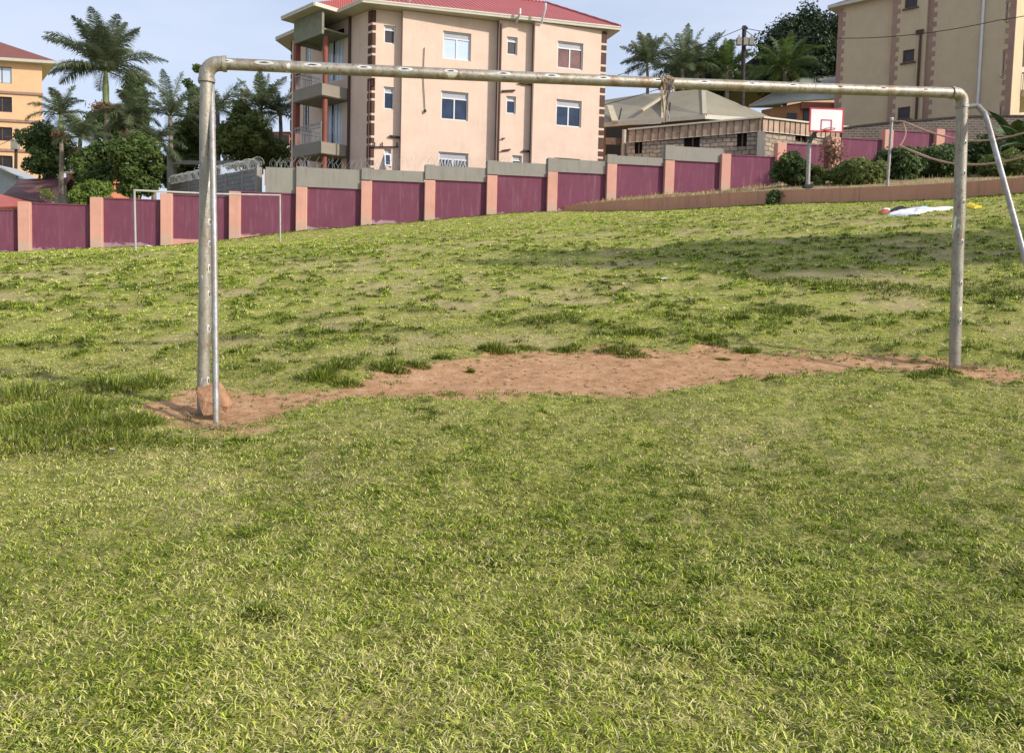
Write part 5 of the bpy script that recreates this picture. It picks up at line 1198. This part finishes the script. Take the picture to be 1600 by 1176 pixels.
wirel(pt_+Vector((.1, 0, -.15)), P(1560, 32, 43.6), .8, 'overhead wire from the pole top crossing the tan block')
wirel(P(1560, 32, 43.6), P(1760, -20, 40), .2, 'overhead wire leaving the picture at upper right')
wirel(pt_+Vector((.1, 0, -.3)), P(1320, 118, 60), .5, 'overhead wire dropping from the pole towards the small grey green roof')
wirel(P(24, 214, 66), P(-80, 236, 60), .5, 'short wire at the far left pole')

# ================================================================ PLANTS
def leaves(name, pts, size, mat_, par, nrm=None, v=None, asp=.5):
    n = len(pts); a = rng.normal(size=(n, 3)); a /= np.linalg.norm(a, axis=1)[:, None]
    c = rng.normal(size=(n, 3))
    if nrm is not None: c = c*.6+nrm
    b_ = np.cross(a, c); b_ /= np.linalg.norm(b_, axis=1)[:, None]+1e-9; a = np.cross(c, b_); a /= np.linalg.norm(a, axis=1)[:, None]+1e-9
    s = size*(.6+.8*rng.random((n, 1))); A = a*s; B = b_*s*asp
    q = np.stack([pts-A, pts+B, pts+A, pts-B], 1).reshape(-1, 3)
    if v is None: v = rng.random(n)
    return npmesh(name, q, np.arange(4*n), np.full(n, 4), mat_, par, fattr=np.clip(v, 0, 1))
def crown_pts(blobs, n):
    w_ = np.array([b[3]**2 for b in blobs]); w_ = w_/w_.sum(); k = rng.choice(len(blobs), n, p=w_); B = np.array([b[:4] for b in blobs])[k]
    d = rng.normal(size=(n, 3)); d /= np.linalg.norm(d, axis=1)[:, None]; r = B[:, 3:4]*(.45+.6*rng.random((n, 1))**.5)
    r *= 1+.25*np.sin(d[:, :1]*7+k[:, None])*np.cos(d[:, 2:]*6+k[:, None]*2)
    return B[:, :3]+d*r*np.array([1, 1, .85]), d, k
def tree(name, lab, px0, px1, y0, y1, Y, mat_, n=6000, leaf=.14, trunk_z=None, nb=26, group=None, shape='round', tr=.16, cat='tree', depth=1.0, bsz=.24):
    c = P((px0+px1)/2, (y0+y1)/2, Y); rx = (px1-px0)/2400*Y; rz = (y1-y0)/2400*Y; bs = []
    base = c.z-rz-.2 if trunk_z is None else trunk_z; base = min(base, c.z-rz)
    gz = min(base, float(h0(c.x, Y)) if Y < 60 else base)
    root = empty(name, (c.x, Y, gz), lab, cat, group)
    for i in range(nb):
        while True:
            d = Vector((random.uniform(-1, 1), random.uniform(-1, 1), random.uniform(-1, 1)))
            if d.length < 1: break
        if shape == 'cone': f = 1-(d.z+1)/2*.75; d = Vector((d.x*f, d.y*f, d.z))
        d = d*(.55+.45*random.random()) if d.length > .3 else d
        r = bsz*random.uniform(.65, 1.4)*min(rx, rz*1.6)*1.25; bs.append((c.x+d.x*(rx-r*.5), Y+d.y*(rx-r*.5)*depth, c.z+d.z*(rz-r*.4), r, random.random()))
    pts, dr, k = crown_pts(bs, n); hv = np.array([b[4] for b in bs])[k]
    leaves('crown', pts, leaf, mat_, root, nrm=dr*.8+np.array([0, 0, .4]), v=.25*rng.random(n)+.55*hv+.2*rng.random(n)**3)
    b = MB(); tb = Vector((c.x, Y, gz-.3)); tc = Vector((c.x+random.uniform(-.2, .2)*rx, Y, c.z-rz*.2)); b.tube([tb, tb.lerp(tc, .5)+Vector((.05*rx, 0, 0)), tc], [tr, tr*.75, tr*.45], 9); b.build('trunk', M['bark'], root, True)
    for i in range(min(8, nb)):
        q = Vector(bs[i][:3]); s_ = tb.lerp(tc, random.uniform(.5, 1)); b = MB(); b.tube([s_, s_.lerp(q, .5)+Vector((0, 0, .1*rz)), q], [tr*.4, tr*.25, tr*.08], 6); b.build('limb', M['bark'], root, True)
    return root
def palm(lab, px, yc, Y, ytb, L, nf=16, up=.9, droop=1.0, tw=.15, mat_=None, group='palm trees beyond the wall', shaft=0, leafw=.05, dead=0, pxb=None, seed=0, nl=60, llen=.62, spread=1.3):
    leafw *= .72; nl = int(nl*1.35); random.seed(seed+31); mat_ = mat_ or M['palm']
    top = P(px, yc, Y); bot = P(pxb or px, ytb, Y); root = empty('palm_tree', bot, lab, 'palm tree', group)
    b = MB(); st = top-(top-bot).normalized()*shaft; b.tube([bot-Vector((0, 0, 1.0)), bot.lerp(st, .5)+Vector((.06, 0, 0)), st], [tw*1.2, tw, tw*.85], 12); b.build('trunk', M['trunk'], root, True)
    if shaft: b = MB(); b.tube([st, st.lerp(top, .5), top+Vector((0, 0, .1))], [tw*1.12, tw*1.15, tw*.6], 12); b.build('crownshaft', M['shaft'], root, True)
    V_, T_ = [], []; stem = MB()
    def frond(az, el, L_, dr, V_, T_, nl=nl, lw=leafw, ll=llen):
        k = 10; path = []; d0 = Vector((math.cos(az)*math.cos(el), math.sin(az)*math.cos(el), math.sin(el))); p = top.copy(); d_ = d0.copy(); path.append(p.copy())
        for i in range(k):
            d_ = (d_+Vector((0, 0, -dr*.13*(.5+i/k)))).normalized(); p = p+d_*L_/k; path.append(p.copy())
        stem.tube(path, [.035*(1-i/(k+1))+.006 for i in range(k+1)], 5, cap=False)
        for i in range(nl):
            t = .12+.88*(i+random.random()*.5)/nl; j = min(int(t*k), k-1); f = t*k-j; c = path[j].lerp(path[j+1], f); ax = (path[j+1]-path[j]).normalized(); sd_ = ax.cross(Vector((0, 0, 1)));
            if sd_.length < .05: sd_ = Vector((1, 0, 0))
            sd_.normalize(); un = sd_.cross(ax); l = ll*math.sin(PI*min(1, t*.92+.08))**.6*random.uniform(.8, 1.15)
            for sg in (-1, 1):
                e_ = (sd_*sg*.8+ax*.55+un*random.uniform(-.35, .45)).normalized(); tip = c+e_*l+Vector((0, 0, -l*.35*random.uniform(.3, 1.3))); mid = c+e_*l*.55+Vector((0, 0, -l*.05)); wv_ = ax*lw*.5
                V_.append([c-wv_*.6, mid-wv_, tip, mid+wv_+un*.01, c+wv_*.6])
    for i in range(nf):
        az = i*2.39996+random.uniform(-.2, .2); q = (i+.5)/nf; el = up-spread*q+random.uniform(-.12, .12); frond(az, el, L*random.uniform(.85, 1.1), droop*random.uniform(.8, 1.25), V_, T_)
    vv_ = np.array([[tuple(p) for p in f] for f in V_]); n = len(vv_); fr_i = np.repeat(rng.random(nf), n//nf+1)[:n]
    npmesh('crown', vv_.reshape(-1, 3), np.arange(5*n), np.full(n, 5), mat_, root, fattr=np.clip(.6*fr_i+.4*rng.random(n), 0, 1))
    stem.build('frond_stems', M['shaft'] if mat_ is not M['palm'] else M['leafstem'], root)
    if dead:
        pts = np.array([tuple(st+Vector((max(-1.1*dead, min(1.1*dead, random.gauss(0, dead*.45))), random.gauss(0, .25), random.gauss(-.3, .15)))) for _ in range(420)]); leaves('dry_flower_stalks', pts, .19, M['straw'], root, asp=.25)
    return root
M['leafstem'] = mat('frond_stem', (.10, .12, .05), .6)
M['leafdd'] = leafmat('very_dark_leaf', (.014, .026, .010), (.04, .065, .02), (.09, .12, .04), .2)
M['leafn'] = leafmat('fresh_dark_leaf', (.05, .08, .02), (.14, .20, .05), (.28, .33, .10), .4)
# left group
palm('tall royal palm with pale green crownshaft towering over the trees at left', 165, 112, 50, 216, 3.75, 34, 1.45, .95, .17, shaft=2.0, leafw=.055, dead=.95, pxb=166, seed=1, nl=95, llen=.8, spread=1.3)
palm('short royal palm before the orange block with thin pale trunk', 95, 180, 48, 278, 2.0, 15, 1.35, 1.1, .12, shaft=1.0, seed=2, dead=.35, leafw=.045, llen=.5)
palm('low feathery palm just right of the thin trunked palm', 125, 215, 46, 300, 1.8, 14, 1.3, .9, .1, shaft=.7, seed=3, leafw=.045, dead=.25)
palm('upright palm above the bushes right of the tall palm', 266, 182, 50, 300, 2.9, 15, 1.4, .75, .14, seed=4, leafw=.05, mat_=M['palm'])
palm('palm with drooping fronds between tall palm and the conical tree', 205, 182, 49, 300, 2.2, 14, 1.2, 1.3, .13, seed=5, shaft=.9, leafw=.05, dead=.4)
palm('low dense palm in the bushes left of the goal post', 240, 222, 46, 300, 2.0, 14, 1.2, 1.0, .12, seed=6, leafw=.05)
palm('palm with arching fronds right of the left goal post', 340, 172, 52, 290, 2.7, 15, 1.2, 1.1, .14, seed=7, leafw=.055)
palm('dark palm with one upright spear leaf near the cream block', 408, 172, 55, 250, 2.9, 15, 1.5, .7, .14, seed=8, leafw=.06)
palm('dark palm touching the left corner of the cream block', 438, 180, 55, 250, 2.9, 16, 1.25, 1.0, .14, seed=9, leafw=.06)
gl = 'broadleaf trees beyond the wall'
tree('broadleaf_tree', 'dark round tree in front of the orange block', 33, 118, 190, 282, 54, M['leafd'], 15000, .12, nb=40, group=gl)
tree('broadleaf_tree', 'tall dark conical tree behind the palms', 172, 252, 112, 250, 58, M['leafd'], 15000, .14, nb=40, shape='cone', group=gl)
tree('broadleaf_tree', 'dark green mass of tree under the tall palm', 100, 190, 215, 320, 45, M['leafn'], 16000, .11, nb=44, group=gl, bsz=.2)
tree('broadleaf_tree', 'mid green tree left of the concrete frame', 160, 262, 195, 330, 44, M['leafn'], 22000, .11, nb=60, group=gl, bsz=.2)
tree('broadleaf_tree', 'dark shaded tree behind the concrete frame', 240, 330, 215, 310, 53, M['leafd'], 16000, .12, nb=46, group=gl, bsz=.2)
tree('broadleaf_tree', 'olive brown tree behind the left goal post', 262, 345, 168, 265, 54, M['leafm'], 15000, .12, nb=44, group=gl, bsz=.2)
tree('broadleaf_tree', 'bushy mango tree with yellowish leaves between goal post and cream block', 335, 432, 158, 275, 51, M['leafm'], 24000, .11, nb=60, group=gl, bsz=.2)
tree('broadleaf_tree', 'low olive tree beside the left corner of the cream block', 395, 470, 215, 268, 53, M['leafm'], 9000, .11, nb=30, group=gl)
tree('broadleaf_tree', 'tall thin sparse tree rising behind the left goal post', 286, 330, 92, 190, 60, M['leafd'], 2600, .14, nb=13, group=gl, bsz=.24, tr=.1)
tree('broadleaf_tree', 'dark tree peeping over between the small palms', 130, 220, 150, 240, 64, M['leafd'], 9000, .14, nb=30, group=gl, bsz=.22)
tree('flowering_bush', 'bright yellow green bush just behind the left wall', 106, 184, 279, 340, 39, M['leafb'], 14000, .07, nb=40, cat='bush', bsz=.2)
tree('young_tree', 'thin pale leaved sapling before the maroon roof', 50, 92, 290, 318, 44, M['leafb'], 160, .08, nb=10, cat='tree', tr=.03)
# middle and right background
gp = 'palm trees beyond the wall'
palm('slender palm with dark spiky crown right of the cream block', 1011, 98, 62, 160, 2.5, 24, 1.5, .65, .12, seed=11, leafw=.06, spread=1.5)
palm('dark palm behind the rag on the crossbar', 1066, 108, 58, 165, 3.1, 24, 1.45, .8, .14, seed=12, leafw=.065)
palm('broad dark palm over the olive roof', 1098, 108, 60, 165, 3.2, 24, 1.3, 1.0, .14, seed=13, leafw=.065)
palm('bright green palm left of the utility pole', 1135, 112, 58, 170, 2.5, 20, 1.5, .8, .14, mat_=M['palmg'], seed=14, leafw=.065)
palm('large green palm with arching fronds before the dark tree', 1226, 112, 60, 165, 3.6, 26, 1.35, 1.05, .16, mat_=M['palmg'], seed=15, leafw=.07, nl=60)
tree('broadleaf_tree', 'huge dark domed tree rising beside the tan block', 1172, 1370, 8, 165, 72, M['leafdd'], 90000, .15, nb=110, group=gl, bsz=.2, tr=.5)
tree('broadleaf_tree', 'dark bush below the palms over the olive roof', 1034, 1158, 90, 162, 66, M['leafdd'], 16000, .15, nb=36, group=gl, bsz=.24)
# terrace shrubs
gs = 'shrubs on the raised terrace'
tree('flowering_shrub', 'glossy green shrub with red flowers behind the basketball post', 1206, 1276, 230, 300, 34.5, M['leafd'], 14000, .085, nb=34, group=gs, cat='shrub', tr=.04)
tree('flowering_shrub', 'pale leaved plant at the right of the basketball post', 1262, 1300, 250, 294, 34, M['leafm'], 2400, .10, nb=14, group=gs, cat='shrub', tr=.03)
tree('climber', 'dry brown climber hanging on the pillar behind the backboard', 1276, 1322, 200, 285, 38.8, M['straw'], 520, .09, nb=30, bsz=.42, cat='climber', tr=.03)
tree('shrub', 'rounded olive shrub between basketball post and net post', 1296, 1385, 244, 300, 33, M['leafm'], 18000, .07, nb=36, group=gs, cat='shrub', tr=.04)
tree('shrub', 'dark bush just right of the net post', 1360, 1448, 226, 300, 34.5, M['leafd'], 22000, .08, nb=40, group=gs, cat='shrub', tr=.05)
tree('shrub', 'dark bush left of the right goal post', 1418, 1515, 224, 300, 35, M['leafd'], 24000, .08, nb=40, group=gs, cat='shrub', tr=.05)
tree('shrub', 'dark bush seen right of the right goal post', 1480, 1572, 210, 290, 36, M['leafd'], 18000, .08, nb=34, group=gs, cat='shrub', tr=.05)
tree('shrub', 'weedy low bush at the foot of the brick wall', 1530, 1640, 235, 290, 33, M['leafm'], 14000, .07, nb=30, group=gs, cat='shrub', tr=.04)
tree('shrub', 'tall green bush at the right edge beside the brick wall', 1560, 1690, 180, 275, 38, M['leafd'], 20000, .10, nb=44, group=gs, cat='shrub', tr=.06)
tree('climber', 'dark green creeper hanging over the low retaining wall', 1196, 1222, 292, 328, 31.95, M['leafd'], 1500, .06, nb=22, bsz=.34, cat='climber', tr=.02, depth=.5)
pts = []
for a, c in ((1219, 240), (1226, 234), (1218, 250)):
    p = P(a+random.uniform(-3, 3), c+random.uniform(-2, 3), 33.9)
    for _ in range(6): pts.append((p.x+random.gauss(0, .05), p.y+random.gauss(0, .05), p.z+random.gauss(0, .05)))
lf = leaves('red_blossoms', np.array(pts), .05, leafmat('red_petal', (.4, .02, .03), (.6, .05, .05)), bpy.data.objects['flowering_shrub'])
def banana(px, y0, y1, Y, lab, n=9, L=1.6, seed=0):
    random.seed(seed); b0_ = P(px, y1, Y); tp = P(px, y0+(y1-y0)*.45, Y); root = empty('banana_plant', b0_, lab, 'plant', 'banana plants by the brick wall')
    b = MB(); b.tube([b0_-Vector((0, 0, .5)), tp], [.1, .06], 9); b.build('stem', M['shaft'], root, True)
    for i in range(n):
        az = i*2.4; el = random.uniform(.5, 1.3); d_ = Vector((math.cos(az)*math.cos(el), math.sin(az)*math.cos(el), math.sin(el))); p = tp.copy(); pts = [p.copy()]
        for k in range(8): d_ = (d_+Vector((0, 0, -.16))).normalized(); p = p+d_*L/8*random.uniform(.9, 1.1); pts.append(p.copy())
        V_ = []; sd_ = d_.cross(Vector((0, 0, 1))).normalized()
        b = MB()
        for k in range(8):
            w0, w1 = [.24*math.sin(PI*(.05+.93*q/8))**.6 for q in (k, k+1)]
            for sg in (-1, 1):
                dd_ = Vector((0, 0, -.35)); b.face([pts[k], pts[k+1], pts[k+1]+(sd_*sg+dd_)*w1, pts[k]+(sd_*sg+dd_)*w0])
        o = b.build('leaf', M['leafbanana'], root, True)
mm, t_, bb_ = newmat('banana_leaf'); bb_.inputs['Roughness'].default_value = .4
t_.links.new(ramp(t_, noise(t_, 3, 4), [(.3, (.04, .09, .02)), (.7, (.12, .19, .05))]), bb_.inputs['Base Color']); M['leafbanana'] = mm
banana(1583, 186, 262, 35.5, 'broad leaved banana plant at right edge behind the slanting brace', 11, 1.9, 3); banana(1612, 200, 275, 33.5, 'banana plant partly out of the picture at right', 10, 1.7, 5); banana(1560, 225, 275, 35, 'small banana plant right of the goal post', 8, 1.1, 8)
# trees standing outside the picture on the right whose shade falls on the field
def shade_tree(x, y, hgt, r, lab, n=5500):
    z = Hs(x, y); root = empty('broadleaf_tree', (x, y, z), lab, 'tree', gl); bs = []
    for i in range(26):
        d = Vector((random.gauss(0, .45), random.gauss(0, .45), random.gauss(0, .4))); bs.append((x+d.x*r, y+d.y*r, z+hgt-r*.6+d.z*r*.7, r*.3, random.random()))
    pts, dr, k = crown_pts(bs, n); leaves('crown', pts, .16, M['leafd'], root, nrm=dr)
    b = MB(); b.tube([(x, y, z-.3), (x, y, z+hgt-r*.6)], [.2, .1], 9); b.build('trunk', M['bark'], root, True)
sc_dir = -SUN_H.normalized()
for (px, py, hgt, r, lab) in ((1480, 385, 6.5, 3.0, "tree outside the picture on the right shading the upper grass"), (1330, 378, 7.5, 2.6, "taller tree outside the picture on the right"), (1150, 392, 8.5, 2.4, "tallest tree outside the picture on the right")):
    g = ground_hit(px, py, Hs); L = (hgt-r*.6)/math.tan(R(SUN_EL)); x, y = g.x-sc_dir.x*L, g.y-sc_dir.y*L
    for _ in range(6):
        dz = Hs(x, y)+hgt-r*.6-g.z; L = dz/math.tan(R(SUN_EL)); x, y = g.x-sc_dir.x*L, g.y-sc_dir.y*L
    print("SHADE", x, y, x/max(y, .1)); shade_tree(x, y, hgt, r, lab)
